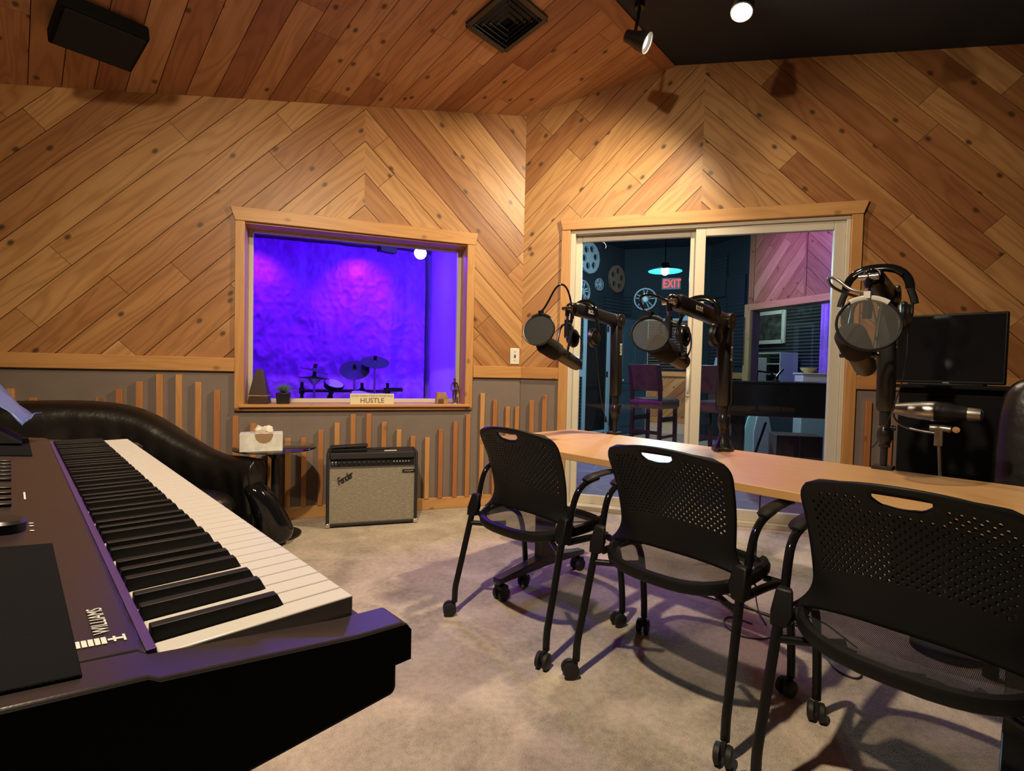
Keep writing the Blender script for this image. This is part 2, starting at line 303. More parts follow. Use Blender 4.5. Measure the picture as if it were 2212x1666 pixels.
# ------------------------------------------------------------------ mesh helpers
class MB:
    def __init__(s, seed=0):
        s.bm = bmesh.new(); s.uv = s.bm.loops.layers.uv.new('UVMap'); s.tone = s.bm.faces.layers.float.new('tone')
        s.rnd = random.Random(seed); s.M = Matrix()
    def v(s, p): return s.bm.verts.new(s.M @ Vector(p))
    def f(s, vs, uvs=None, tone=.45, mi=0):
        try: fc = s.bm.faces.new(vs)
        except ValueError: return None
        fc[s.tone] = tone; fc.material_index = mi; fc.smooth = True
        if uvs:
            for l, q in zip(fc.loops, uvs): l[s.uv].uv = q
        return fc
    def box(s, c, size, rot=None, tone=None, mi=0, taper=None):
        c = Vector(c); hx, hy, hz = [x/2 for x in size]
        Rm = rot.to_matrix() if isinstance(rot, Euler) else (rot or Matrix.Identity(3))
        P = []
        for sx in (-1, 1):
            for sy in (-1, 1):
                for sz in (-1, 1):
                    k = taper if (taper and sz > 0) else 1
                    P.append(Vector((sx*hx*k, sy*hy*k, sz*hz)))
        vs = [s.v(c + Rm @ p) for p in P]
        t = s.rnd.random() if tone is None else tone
        la = max(range(3), key=lambda i: size[i]); o = (s.rnd.random()*9, s.rnd.random()*9)
        for q in ((0, 1, 3, 2), (4, 6, 7, 5), (0, 4, 5, 1), (2, 3, 7, 6), (0, 2, 6, 4), (1, 5, 7, 3)):
            us = []
            for i in q:
                a = P[i][la]; r = [P[i][k] for k in range(3) if k != la]; us.append((a+o[0], r[0]+r[1]*.97+o[1]))
            s.f([vs[i] for i in q], us, t, mi)
        return s
    def bb(s, a, b, **k):
        return s.box([(x+y)/2 for x, y in zip(a, b)], [abs(y-x) for x, y in zip(a, b)], **k)
    def loft(s, rings, closed=True, caps=True, mi=0, tone=.45):
        vr = [[s.v(p) for p in r] for r in rings]; n = len(vr[0])
        for i in range(len(vr)-1):
            for j in range(n if closed else n-1):
                k = (j+1) % n
                s.f([vr[i][j], vr[i][k], vr[i+1][k], vr[i+1][j]], [(i*.05, j*.05), (i*.05, j*.05+.05), (i*.05+.05, j*.05+.05), (i*.05+.05, j*.05)], tone, mi)
        if caps and closed:
            s.f(vr[0][::-1], None, tone, mi); s.f(vr[-1], None, tone, mi)
        return s
    def frame(s, d):
        d = Vector(d).normalized(); u = Vector((0, 0, 1)) if abs(d.z) < .95 else Vector((1, 0, 0))
        x = u.cross(d).normalized(); return x, d.cross(x)
    def cyl(s, p0, p1, r0, r1=None, n=18, mi=0, caps=True, sq=None):
        p0, p1 = Vector(p0), Vector(p1); r1 = r0 if r1 is None else r1; x, y = s.frame(p1-p0)
        return s.loft([[p + x*r*math.cos(2*PI*i/n) + y*r*math.sin(2*PI*i/n) for i in range(n)] for p, r in ((p0, r0), (p1, r1))], True, caps, mi)
    def rev(s, p0, d, prof, n=24, mi=0, caps=True):
        """surface of revolution about d from p0; prof = (distance along, radius)"""
        p0 = Vector(p0); d = Vector(d).normalized(); x, y = s.frame(d)
        return s.loft([[p0 + d*a + x*max(r, 1e-4)*math.cos(2*PI*i/n) + y*max(r, 1e-4)*math.sin(2*PI*i/n) for i in range(n)] for a, r in prof], True, caps, mi)
    def tube(s, pts, r, n=10, mi=0, closed=False, smooth=0, flat=None):
        pts = [Vector(p) for p in pts]
        for _ in range(smooth):
            q = [] if closed else [pts[0]]
            m = len(pts)
            for i in range(m if closed else m-1):
                a, b = pts[i], pts[(i+1) % m]; q += [a*.75+b*.25, a*.25+b*.75]
            if not closed: q.append(pts[-1])
            pts = q
        m = len(pts); T = []
        for i in range(m):
            a = pts[(i-1) % m] if (closed or i > 0) else pts[i]; b = pts[(i+1) % m] if (closed or i < m-1) else pts[i]
            T.append((b-a).normalized())
        x, y = s.frame(T[0]); rings = []
        for i in range(m):
            if i: 
                x = (x - T[i]*x.dot(T[i])).normalized(); y = T[i].cross(x)
            rr = r(i/(m-1)) if callable(r) else r
            fx, fy = flat or (1, 1)
            rings.append([pts[i] + x*rr*fx*math.cos(2*PI*k/n) + y*rr*fy*math.sin(2*PI*k/n) for k in range(n)])
        if closed: rings.append(rings[0]); return s.loft_closed(rings[:-1], mi)
        return s.loft(rings, True, True, mi)
    def loft_closed(s, rings, mi=0):
        vr = [[s.v(p) for p in r] for r in rings]; m, n = len(vr), len(vr[0])
        # best alignment of the last ring to the first
        best = min(range(n), key=lambda o: sum((rings[-1][j]-rings[0][(j+o) % n]).length for j in range(n)))
        for i in range(m):
            for j in range(n):
                k = (j+1) % n
                if i < m-1: s.f([vr[i][j], vr[i][k], vr[i+1][k], vr[i+1][j]], None, .45, mi)
                else: s.f([vr[i][j], vr[i][k], vr[0][(k+best) % n], vr[0][(j+best) % n]], None, .45, mi)
        return s
    def sphere(s, c, r, n=16, m=10, sc=(1, 1, 1), mi=0):
        c = Vector(c); rings = []
        for i in range(m+1):
            a = PI*i/m; rr = max(math.sin(a), .004)
            rings.append([c + Vector((r*rr*math.cos(2*PI*k/n)*sc[0], r*rr*math.sin(2*PI*k/n)*sc[1], -r*math.cos(a)*sc[2])) for k in range(n)])
        return s.loft(rings, True, True, mi)
    def prism(s, pts, t0, t1, fn, mi=0, tone=.45):
        """polygon (list of 2D) extruded from t0 to t1; fn(a, b, t) -> 3D"""
        lo = [s.v(fn(a, b, t0)) for a, b in pts]; hi = [s.v(fn(a, b, t1)) for a, b in pts]; n = len(pts)
        s.f(lo[::-1], [(a, b) for a, b in pts][::-1], tone, mi); s.f(hi, [(a, b) for a, b in pts], tone, mi)
        for i in range(n):
            k = (i+1) % n
            s.f([lo[i], lo[k], hi[k], hi[i]], [(pts[i][0], pts[i][1]), (pts[k][0], pts[k][1]), (pts[k][0], pts[k][1]+.02), (pts[i][0], pts[i][1]+.02)], tone, mi)
        return s
    def disc(s, c, nrm, r, n=32, mi=0, uvs=True, sy=1.0):
        c = Vector(c); x, y = s.frame(nrm)
        ps = [(r*math.cos(2*PI*i/n), r*sy*math.sin(2*PI*i/n)) for i in range(n)]
        s.f([s.v(c+x*a+y*b) for a, b in ps], ps, .45, mi); return s
    def build(s, name, mat, parent=None, bevel=0, seg=2, subsurf=0, solid=0, sharp=38, mw=None):
        bm = s.bm
        bmesh.ops.recalc_face_normals(bm, faces=bm.faces[:]) if not getattr(s, 'keep', False) else None
        for e in bm.edges:
            if len(e.link_faces) == 2 and e.calc_face_angle(0) > R(sharp) and not subsurf: e.smooth = False
        me = bpy.data.meshes.new(name); bm.to_mesh(me); bm.free()
        for m in (mat if isinstance(mat, (list, tuple)) else [mat]): me.materials.append(M[m] if isinstance(m, str) else m)
        o = bpy.data.objects.new(name, me); COL.objects.link(o)
        if parent: o.parent = parent
        if mw is not None: o.matrix_world = mw
        if solid:
            md = o.modifiers.new('solid', 'SOLIDIFY'); md.thickness = solid; md.offset = 0
        if subsurf:
            md = o.modifiers.new('sub', 'SUBSURF'); md.levels = md.render_levels = subsurf
        if bevel:
            md = o.modifiers.new('bevel', 'BEVEL'); md.width = bevel; md.segments = seg; md.limit_method = 'ANGLE'; md.angle_limit = R(40)
            md.harden_normals = False
        return o
def tag(o, label=None, cat=None, group=None, kind=None):
    if label: o['label'] = label
    if cat: o['category'] = cat
    if group: o['group'] = group
    if kind: o['kind'] = kind
    return o
def thing(name, loc=(0, 0, 0), rz=0, label=None, cat=None, group=None, parent=None, kind=None, mw=None):
    o = bpy.data.objects.new(name, None); COL.objects.link(o); o.empty_display_size = .1
    if mw is not None: o.matrix_world = mw
    else: o.location = loc; o.rotation_euler = (0, 0, rz)
    if parent: o.parent = parent
    return tag(o, label, cat, group, kind)
def copy_tree(o, parent=None):
    c = o.copy(); COL.objects.link(c); c.parent = parent
    for ch in list(o.children): copy_tree(ch, c)
    return c
def struct(o): o['kind'] = 'structure'; return o
def on(F, x, y, z, rz=0): return F @ Matrix.Translation((x, y, z)) @ Matrix.Rotation(rz, 4, 'Z')
def text(name, s, size, mw, mat, parent=None, depth=.0006, shear=0, sx=1.0, spacing=1.0, bold=0.0):
    cu = bpy.data.curves.new(name, 'FONT'); cu.body = s; cu.size = size; cu.extrude = depth; cu.align_x = 'CENTER'; cu.align_y = 'CENTER'
    cu.shear = shear; cu.space_character = spacing; cu.offset = bold; cu.resolution_u = 3
    t = bpy.data.objects.new(name, cu); COL.objects.link(t)
    dg = bpy.context.evaluated_depsgraph_get(); me = bpy.data.meshes.new_from_object(t.evaluated_get(dg))
    bpy.data.objects.remove(t); bpy.data.curves.remove(cu)
    me.transform(Matrix.Diagonal((sx, 1, 1, 1))); me.materials.clear(); me.materials.append(M[mat])
    o = bpy.data.objects.new(name, me); COL.objects.link(o)
    if parent: o.parent = parent
    o.matrix_basis = mw
    return o
def facing(loc, xdir, up):
    """matrix whose x runs along xdir, y along up, z out of the lettering"""
    x = Vector(xdir).normalized(); y = Vector(up).normalized(); z = x.cross(y).normalized(); y = z.cross(x)
    m = Matrix((x, y, z)).transposed().to_4x4(); m.translation = Vector(loc); return m

# ------------------------------------------------------------------ boards clipped to a region
def clip(poly, a, b, c):
    """keep the part of poly with a*x+b*y <= c"""
    out = []
    for i in range(len(poly)):
        p, q = poly[i], poly[(i+1) % len(poly)]; dp, dq = a*p[0]+b*p[1]-c, a*q[0]+b*q[1]-c
        if dp <= 0: out.append(p)
        if (dp < 0 < dq) or (dq < 0 < dp):
            t = dp/(dp-dq); out.append((p[0]+(q[0]-p[0])*t, p[1]+(q[1]-p[1])*t))
    return out
def area2(p): return abs(sum(p[i][0]*p[(i+1) % len(p)][1]-p[(i+1) % len(p)][0]*p[i][1] for i in range(len(p)))/2)
def planks(mb, poly, ang, width, phase, key, fn, th=.012, gap=.0021, lo=.9, hi=2.6):
    """boards running at angle ang over polygon poly; fn(x, y, depth) -> 3D; the front face lies at depth 0"""
    c, s = math.cos(ang), math.sin(ang)
    U = [p[0]*c+p[1]*s for p in poly]; V = [-p[0]*s+p[1]*c for p in poly]
    for row in range(math.floor((min(V)-phase)/width), math.ceil((max(V)-phase)/width)+1):
        v0 = phase+row*width+gap; v1 = v0+width-2*gap
        strip = clip(clip(poly, s, -c, -v0), -s, c, v1)
        if len(strip) < 3: continue
        rr = random.Random(sum(ord(q)*77 for q in key)*1009 + row*7919); u = -12+rr.random()*2; k = 0
        while u < 14:
            ln = rr.uniform(lo, hi); t = min(1, max(0, rr.gauss(.42, .31))); ou, ov = rr.random()*40, rr.random()*40
            u1 = u+ln
            if u1 > min(U) and u < max(U):
                pc = clip(clip(strip, -c, -s, -(u+gap*.6)), c, s, u1-gap*.6)
                if len(pc) >= 3 and area2(pc) > 2e-5:
                    uvs = [((p[0]*c+p[1]*s)-u+ou, (-p[0]*s+p[1]*c)-v0+ov) for p in pc]
                    fr = [mb.v(fn(p[0], p[1], 0)) for p in pc]; bk = [mb.v(fn(p[0], p[1], th)) for p in pc]
                    mb.f(fr, uvs, t)
                    n = len(pc)
                    for i in range(n): j = (i+1) % n; mb.f([fr[i], bk[i], bk[j], fr[j]], [uvs[i], uvs[i], uvs[j], uvs[j]], min(1, t+.3))
            u = u1; k += 1

# ================================================================== THE ROOM
def lw(x, y, d): return (x, d, y)           # wall frame: x along, d into the wall, y up
AEND, BEND = 4.6, 4.7
XL = (COR - dA*AEND).x
LEFT_END = COR - dA*AEND; RIGHT_END = COR + dB*BEND
# floor
mb = MB(); vs = [LEFT_END, COR, RIGHT_END, (RIGHT_END.x, -3.2, 0), (LEFT_END.x, -3.2, 0)]
mb.f([mb.v((p[0], p[1], 0)) for p in vs]); fl = mb.build('floor', 'carpet'); struct(fl)
# wall A: boards above the rail, fabric below
WA0, WA1, WZ0, WZ1 = -2.05, -.44, .81, 2.09    # window opening (x along wall, z)
def za(x): return ZC + .126*x                   # ceiling line on wall A (x negative to the left)
def zb(x): return min(ZC + .2*x, 3.382-.081*(x-1.143))
mb = MB(1)
left = [(-AEND, 1.07), (-1.253, 1.07), (-1.253, za(-1.253)+.02), (-AEND, za(-AEND)+.02)]
right = [(-1.253, 1.07), (0, 1.07), (0, za(0)+.02), (-1.253, za(-1.253)+.02)]
def minus_window(poly, x0, x1, z1):
    return [q for q in (clip(poly, 1, 0, x0), clip(poly, -1, 0, -x1), clip(clip(clip(poly, -1, 0, -x0), 1, 0, x1), 0, -1, -z1)) if len(q) > 2]
for q in minus_window(left, WA0, WA1, WZ1): planks(mb, q, R(45), .1635, 2.988-.1635*40+.0, 'AL', lw)
for q in minus_window(right, WA0, WA1, WZ1): planks(mb, q, R(-45), .1635, 1.055-.1635*40, 'AR', lw)
# backing and fabric panels
def panel(mb, x0, x1, z0, z1, d, mi):
    z1a = z1 if not callable(z1) else None
    pts = [(x0, z0), (x1, z0), (x1, z1a or z1(x1)), (x0, z1a or z1(x0))]
    mb.f([mb.v(lw(a, b, d)) for a, b in pts], pts, .45, mi)
for x0, x1 in ((-AEND, WA0), (WA1, 0)): panel(mb, x0, x1, 0, 1.10, 0.004, 1); panel(mb, x0, x1, 1.0, lambda x: za(x)+.05, .009, 2)
panel(mb, WA0, WA1, 0, WZ0, .004, 1); panel(mb, WA0, WA1, WZ1, lambda x: za(x)+.05, .009, 2)
wallA = mb.build('wall_left', ['cedar', 'grey_wall', 'gap']); wallA.matrix_world = FA; struct(wallA)
# wall B
DB0, DB1, DZ1 = .36, 2.36, 2.24
mb = MB(2)
lft = [(0, 1.07), (1.353, 1.07), (1.353, 3.45), (0, 3.17)]
lft = [(0, 1.07), (1.353, 1.07), (1.353, zb(1.353)+.03), (1.143, 3.40), (0, ZC+.02)]
rgt = [(1.353, 1.07), (BEND, 1.07), (BEND, zb(BEND)+.03), (1.353, zb(1.353)+.03)]
for q in minus_window(lft, DB0, DB1, DZ1): planks(mb, q, R(45), .1635, 1.62-.1635*40, 'BL', lw)
for q in minus_window(rgt, DB0, DB1, DZ1): planks(mb, q, R(-45), .1635, 3.126-.1635*40, 'BR', lw)
for x0, x1 in ((0, DB0), (DB1, BEND)): panel(mb, x0, x1, 0, 1.10, .004, 1); panel(mb, x0, x1, 1.0, 3.5, .009, 2)
panel(mb, DB0, DB1, DZ1, 3.5, .009, 2)
wallB = mb.build('wall_right', ['cedar', 'grey_wall', 'gap']); wallB.matrix_world = FB; struct(wallB)
# unseen sides of the room
def quad(name, pts, mat):
    mb = MB(); mb.f([mb.v(p) for p in pts], [(p[0], p[2]) for p in pts]); return struct(mb.build(name, mat))
ZT = 3.7
quad('wall_side_left', [(LEFT_END.x, LEFT_END.y, 0), (LEFT_END.x, -3.2, 0), (LEFT_END.x, -3.2, ZT), (LEFT_END.x, LEFT_END.y, ZT)], 'grey_wall')
quad('wall_back', [(LEFT_END.x, -3.2, 0), (RIGHT_END.x, -3.2, 0), (RIGHT_END.x, -3.2, ZT), (LEFT_END.x, -3.2, ZT)], 'dark_wall')
quad('wall_side_right', [(RIGHT_END.x, RIGHT_END.y, 0), (RIGHT_END.x, -3.2, 0), (RIGHT_END.x, -3.2, ZT), (RIGHT_END.x, RIGHT_END.y, ZT)], 'dark_wall')
# ceilings
mb = MB(3)
rl = RID1 + (RID2-RID1)*((LEFT_END.x-RID1.x)/(RID2.x-RID1.x))
poly = [(LEFT_END.x, LEFT_END.y), (COR.x, COR.y), (RID1.x, RID1.y), (rl.x, rl.y)]
planks(mb, poly, R(90), .150, -2.05+.15*.1, 'C', lambda x, y, d: (x, y, wood_z(x, y)+d), lo=1.0, hi=2.6)
mb.f([mb.v((x, y, wood_z(x, y)+.010)) for x, y in poly], None, .5, 1)
ceil = mb.build('ceiling', ['cedar_ceiling', 'gap']); struct(ceil)
mb = MB(4)
pts = [(rl.x, rl.y), (RID1.x, RID1.y), (RIGHT_END.x+.2, RIGHT_END.y), (RIGHT_END.x+.2, -3.2), (LEFT_END.x, -3.2)]
mb.f([mb.v((x, y, black_z(x, y)+.004)) for x, y in pts])
struct(mb.build('ceiling_black', 'black_paint'))
# ridge board
mb = MB(5)
e = (RID2-RID1).normalized(); far = RID1 + e*5.2
side = Vector((0.0, 1, wood_z(0, 1)-wood_z(0, 0))).normalized()
a, b = RID1 + e*.02, far
P = []
for q in (a, b):
    P.append([q - Vector((0, 0, .004)), q + side*.10 - Vector((0, 0, .004)), q + side*.10 + Vector((0, 0, .02)), q + Vector((0, 0, .03))])
vv = [[mb.v(p) for p in r] for r in P]
for j in range(4):
    k = (j+1) % 4; mb.f([vv[0][j], vv[0][k], vv[1][k], vv[1][j]], [(0, j*.09), (0, j*.09+.09), (5, j*.09+.09), (5, j*.09)], .9)
mb.f(vv[0]); mb.f(vv[1][::-1])
struct(mb.build('trim_1', 'cedar_ceiling'))
# chair rails and baseboards (in wall frames)
def board(name, F, x0, x1, z0, z1, d0, d1, mat='trim', tone=.3, seed=0, bev=.003):
    mb = MB(seed); mb.bb((x0, d0, z0), (x1, d1, z1), tone=tone); o = mb.build(name, mat, bevel=bev); o.matrix_world = F; return struct(o)
board('trim_2', FA, -AEND, -2.093, 1.048, 1.140, -.020, .004, tone=.35, seed=11)
board('trim_3', FA, -.409, -.004, 1.034, 1.127, -.020, .004, tone=.15, seed=12)
board('trim_4', FB, .004, .318, 1.034, 1.125, -.020, .004, tone=.6, seed=13)
board('trim_5', FB, 2.392, BEND, 1.025, 1.120, -.020, .004, tone=.7, seed=14)
board('baseboard_left', FA, -AEND, -.004, 0, .090, -.018, .004, tone=.25, seed=15)
board('baseboard_right', FB, .004, .318, 0, .090, -.018, .004, tone=.4, seed=16)
board('baseboard_far_right', FB, 2.392, BEND, 0, .090, -.018, .004, tone=.4, seed=17)

# ---- window_1 in wall A
win = thing('window_1', kind='structure', mw=FA)
WX0, WX1, WH, WB_ = -2.033, -.473, 2.060, .822
mb = MB(21)
mb.prism([(-2.123, 2.163), (-.391, 2.163), (-.412, 2.071), (-2.093, 2.071)], -.026, .004, lambda a, b, t: (a, t, b), tone=.3)
for x0, x1 in ((-2.093, WX0), (WX1, -.412)): mb.bb((x0, -.021, .778), (x1, .004, 2.071), tone=.35)
mb.bb((-2.093, -.021, .778), (-.412, .004, .800), tone=.45)
for f in mb.bm.faces:
    pass
cas = mb.build('casing', 'trim', win, bevel=.003)
mb = MB(22)
mb.bb((WX0-.02, -.002, .80), (WX0, .225, WH+.02), tone=.5); mb.bb((WX1, -.002, .80), (WX1+.02, .225, WH+.02), tone=.5)
mb.bb((WX0, -.002, WH), (WX1, .225, WH+.02), tone=.6)
mb.build('reveal', 'trim', win)
mb = MB(23); mb.bb((-2.062, -.045, .802), (-.436, .225, .822), tone=.25); mb.build('window_sill', 'trim', win, bevel=.004)
mb = MB(24); fw = .030
mb.bb((WX0, .17, .822), (WX0+fw, .215, WH)); mb.bb((WX1-fw, .17, .822), (WX1, .215, WH)); mb.bb((WX0+fw, .17, .822), (WX1-fw, .215, .822+fw)); mb.bb((WX0+fw, .17, WH-.016), (WX1-fw, .215, WH))
mb.build('window_frame', 'white_vinyl', win, bevel=.003)
mb = MB(25); mb.f([mb.v(p) for p in ((WX0+.02, .195, .84), (WX1-.02, .195, .84), (WX1-.02, .195, WH-.01), (WX0+.02, .195, WH-.01))]); mb.build('glass_pane', 'glass', win)

# ---- door_1: sliding glass door in wall B
door = thing('door_1', kind='structure', mw=FB)
mb = MB(31)
mb.prism([(.303, 2.301), (2.423, 2.301), (2.392, 2.213), (.325, 2.213)], -.028, .004, lambda a, b, t: (a, t, b), tone=.25)
mb.bb((.318, -.022, 0), (.388, .004, 2.213), tone=.3); mb.bb((2.325, -.022, 0), (2.392, .004, 2.213), tone=.5)
mb.build('casing', 'trim', door, bevel=.003)
mb = MB(32)
mb.bb((.388, .0, 0), (.425, .13, 2.195)); mb.bb((2.300, .0, 0), (2.325, .13, 2.195)); mb.bb((.388, .0, 2.185), (2.325, .13, 2.213)); mb.bb((.388, -.02, 0), (2.325, .13, .035))
mb.build('door_frame', 'white_vinyl', door, bevel=.003)
def slider(name, x0, x1, y0, y1, z0, z1, st, rail):
    p = thing(name, parent=door)
    mb = MB(); mb.bb((x0, y0, z0), (x0+st, y1, z1)); mb.bb((x1-st, y0, z0), (x1, y1, z1)); mb.bb((x0+st, y0, z0), (x1-st, y1, z0+rail+.02)); mb.bb((x0+st, y0, z1-rail), (x1-st, y1, z1))
    mb.build('panel_frame', 'white_vinyl', p, bevel=.004)
    ym = (y0+y1)/2
    mb = MB(); mb.f([mb.v(q) for q in ((x0+st, ym, z0+rail), (x1-st, ym, z0+rail), (x1-st, ym, z1-rail), (x0+st, ym, z1-rail))]); mb.build('glass_pane', 'glass', p)
    return p
pl = slider('fixed_panel', .415, 1.345, .070, .105, .035, 2.185, .055, .05)
pr = slider('sliding_panel', 1.325, 2.300, .015, .055, .035, 2.183, .070, .06)
mb = MB(33); mb.bb((1.290, .055, .93), (1.316, .073, 1.13)); mb.tube([(1.303, .066, .95), (1.303, .03, .97), (1.303, .03, 1.09), (1.303, .066, 1.11)], .008, smooth=1)
mb.build('door_handle', 'white_plastic', pl, bevel=.003)
# ---- slats on the lower walls
A_SLATS = [(3.30, .919), (3.19, .865), (3.081, .810), (2.968, .805), (2.855, .866), (2.749, .922), (2.64, .972), (2.528, 1.021), (2.419, 1.022), (2.307, .973), (2.196, .920), (2.083, .745), (1.975, .69), (1.864, .635), (1.753, .582), (1.647, .582), (1.534, .636), (1.423, .687), (1.312, .748), (1.201, .752), (1.09, .688), (.979, .629), (.873, .577), (.763, .564), (.658, .626), (.542, .684), (.441, .738), (.326, .909), (.219, .854), (.111, .801), (.030, .802)]
B_SLATS = [(.107, .856), (.213, .905), (2.472, .945), (2.598, .80)]
ORD = ['first', 'second', 'third', 'fourth', 'fifth', 'sixth', 'seventh', 'eighth', 'ninth', 'tenth', 'eleventh', 'twelfth', 'thirteenth']
def slat_label(i, s):
    if s > 2.15: return f'vertical cedar slat above the black sofa, {ORD[i]} from the left edge'
    if s > 1.5: return f'vertical cedar slat by the round glass table, {ORD[i-11]} to the right of the sofa back'
    if s > .95: return f'vertical cedar slat behind the guitar amplifier, {ORD[i-17]} from its left side'
    if s > .4: return f'vertical cedar slat between amplifier and window corner, {ORD[i-22]} right of the amplifier'
    return f'vertical cedar slat under the light switch, {ORD[i-27]} left to right'
for i, (s, z) in enumerate(A_SLATS):
    mb = MB(100+i); w = .036
    mb.bb((-w/2, -.024, .088), (w/2, .003, z)); o = mb.build('wall_slat', 'slat', bevel=.002); o.matrix_world = on(FA, -s, 0, 0)
    tag(o, slat_label(i, s), 'wall slat', 'vertical slats on the grey lower wall')
BL = ['vertical cedar slat right of the wall corner, shorter one of two beside the glass door', 'vertical cedar slat beside the left casing of the glass door, taller of two',
      'vertical cedar slat just right of the sliding door, behind the third boom arm', 'shorter vertical cedar slat half hidden behind the third boom arm post']
for i, (s, z) in enumerate(B_SLATS):
    mb = MB(150+i); mb.bb((-.018, -.024, .088), (.018, .003, z)); o = mb.build('wall_slat', 'slat', bevel=.002); o.matrix_world = on(FB, s, 0, 0)
    tag(o, BL[i], 'wall slat', 'vertical slats on the grey lower wall')
# ---- light switch
sw = thing('light_switch', label='ivory toggle light switch plate on the cedar boards beside the wall corner', cat='light switch', mw=on(FA, -.057, 0, 1.212))
mb = MB(); mb.bb((-.040, -.009, -.066), (.040, .001, .066)); mb.build('switch_plate', 'white_plastic', sw, bevel=.004)
mb = MB(); mb.bb((-.006, -.011, -.014), (.006, -.008, .014)); mb.box((0, -.014, .004), (.008, .012, .012), Euler((.5, 0, 0))); mb.build('toggle', 'dull_metal', sw)
for z in (-.035, .035): mb = MB(); mb.cyl((0, -.0105, z), (0, -.008, z), .004, n=10); mb.build('screw', 'dull_metal', sw)

# ---- ceiling fittings
def wood_frame(x, y, rz=0):
    n = Vector((-GX, -GY, 1)).normalized(); yv = Vector((0, 1, GY)).normalized(); xv = yv.cross(n).normalized(); yv = n.cross(xv)
    m = Matrix((xv, yv, n)).transposed().to_4x4(); m.translation = (x, y, wood_z(x, y)); return m @ Matrix.Rotation(rz, 4, 'Z')
vent = thing('ceiling_vent', label='square black louvred air vent in the cedar ceiling', cat='air vent', mw=wood_frame(2.203, 2.405, R(6)))
mb = MB()
h = .172
for a in (-1, 1): mb.bb((-h, a*h-.018, -.016), (h, a*h+.018, 0)); mb.bb((a*h-.018, -h, -.016), (a*h+.018, h, 0))
mb.build('vent_frame', 'black_satin', vent, bevel=.003)
mb = MB()
for k in range(1, 5):
    q = h-.032*k
    for a in (-1, 1):
        mb.box((0, a*q, -.010), (2*q+.024, .022, .003), Euler((a*.6, 0, 0))); mb.box((a*q, 0, -.010), (.022, 2*q+.024, .003), Euler((0, -a*.6, 0)))
mb.build('louvres', 'black_satin', vent)
mb = MB(); mb.bb((-h, -h, -.001), (h, h, .004)); mb.build('duct_backing', 'black_matte', vent)
spk = thing('ceiling_speaker', label='black box loudspeaker hung under the cedar ceiling at top left', cat='speaker', mw=wood_frame(.350, 3.62, R(7)))
mb = MB(); mb.bb((-.185, -.165, -.10), (.185, .165, -.02)); mb.build('cabinet', 'black_matte', spk, bevel=.01)
mb = MB(); mb.bb((-.17, -.150, -.106), (.17, .150, -.099)); mb.build('grille', 'foam', spk, bevel=.004)
mb = MB(); mb.bb((-.06, -.03, -.03), (.06, .03, .002)); mb.build('bracket', 'black_metal', spk)
# track lights
def track_head(pos, aim, label, lit, name='track_spotlight', r=.058, recess=0):
    pos = Vector(pos); d = (Vector(aim)-pos).normalized()
    t = thing(name, pos, label=label, cat='spotlight', group='spotlights under the black ceiling')
    mb = MB(); mb.rev(d*-.14, d, [(0, .02), (.005, .034), (.06, .040), (.10, r*.95), (.15, r), (.152, r-.004), (.11, r-.008), (.09, .02)], caps=True); mb.build('lamp_can', 'black_satin', t)
    mb = MB(); mb.tube([x_*(r-.002)*math.cos(2*PI*k/32)+y_*(r-.002)*math.sin(2*PI*k/32)+d*.012 for x_, y_ in [mb.frame(d)] for k in range(32)], .004, n=8, closed=True); mb.build('rim', 'can_grey', t)
    mb = MB(); mb.rev(d*(-.035-recess), d, [(0, .02), (.012, r*.80), (.020, r*.86), (.030, r*.6), (.036, .01)]); mb.build('bulb', lit, t)
    top = Vector((0, 0, black_z(pos.x, pos.y)-pos.z)); k = d*-.08
    mb = MB(); mb.cyl(k, (k.x*.6, k.y*.6, top.z-.028), .010, n=10); mb.build('stem', 'black_metal', t)
    mb = MB(); mb.cyl((k.x*.6, k.y*.6, top.z-.032), (k.x*.6, k.y*.6, top.z-.001), .03, n=16); mb.build('ceiling_mount', 'black_metal', t)
    return t

# ================================================================== MAIN ROOM THINGS
track_head(SPOT_L1, AIM_L1*.35 + Vector((1.0, .3, .3)), 'lit round spotlight glowing at the top of the black ceiling', 'bulb')
track_head(SPOT_L3, AIM_L3, 'pale spotlight turned aside beside the cedar ridge edge', 'bulb_dim')
track_head(SPOT_A, AIM_A, 'spotlight on the room side of the ceiling, above the keyboard', 'bulb')
track_head(SPOT_FILL, AIM_B, 'added out-of-view spotlight near the left side of the black ceiling, brightening the chevron wall', 'bulb', recess=.05)  # can made up to go with the added left fill
track_head(SPOT_L2, AIM_L2, 'spotlight nearest the television, above the right end of the table', 'bulb')

# ---- items on the window sill (wall A frame)
SZ = .822
m = thing('metronome', label='dark wooden tapered metronome on the left end of the window sill', cat='metronome', mw=on(FA, -1.945, .075, SZ, R(-8)))
mb = MB(); mb.loft([[(sx*w, sy*w*.8, z) for sx, sy in ((-1, -1), (1, -1), (1, 1), (-1, 1))] for z, w in ((0, .066), (.055, .060))]); mb.build('base', 'wedge', m, bevel=.003)
mb = MB(); mb.loft([[(sx*w, sy*w*.8, z) for sx, sy in ((-1, -1), (1, -1), (1, 1), (-1, 1))] for z, w in ((.062, .061), (.245, .023))]); mb.build('upper_body', 'wedge', m, bevel=.002)
mb = MB(); mb.loft([[(sx*w, sy*w*.8, z) for sx, sy in ((-1, -1), (1, -1), (1, 1), (-1, 1))] for z, w in ((.055, .062), (.062, .062))]); mb.build('brass_strip', 'block', m)
m = thing('potted_succulent', label='small spiky succulent in a square black pot on the window sill', cat='plant', mw=on(FA, -1.79, .07, SZ))
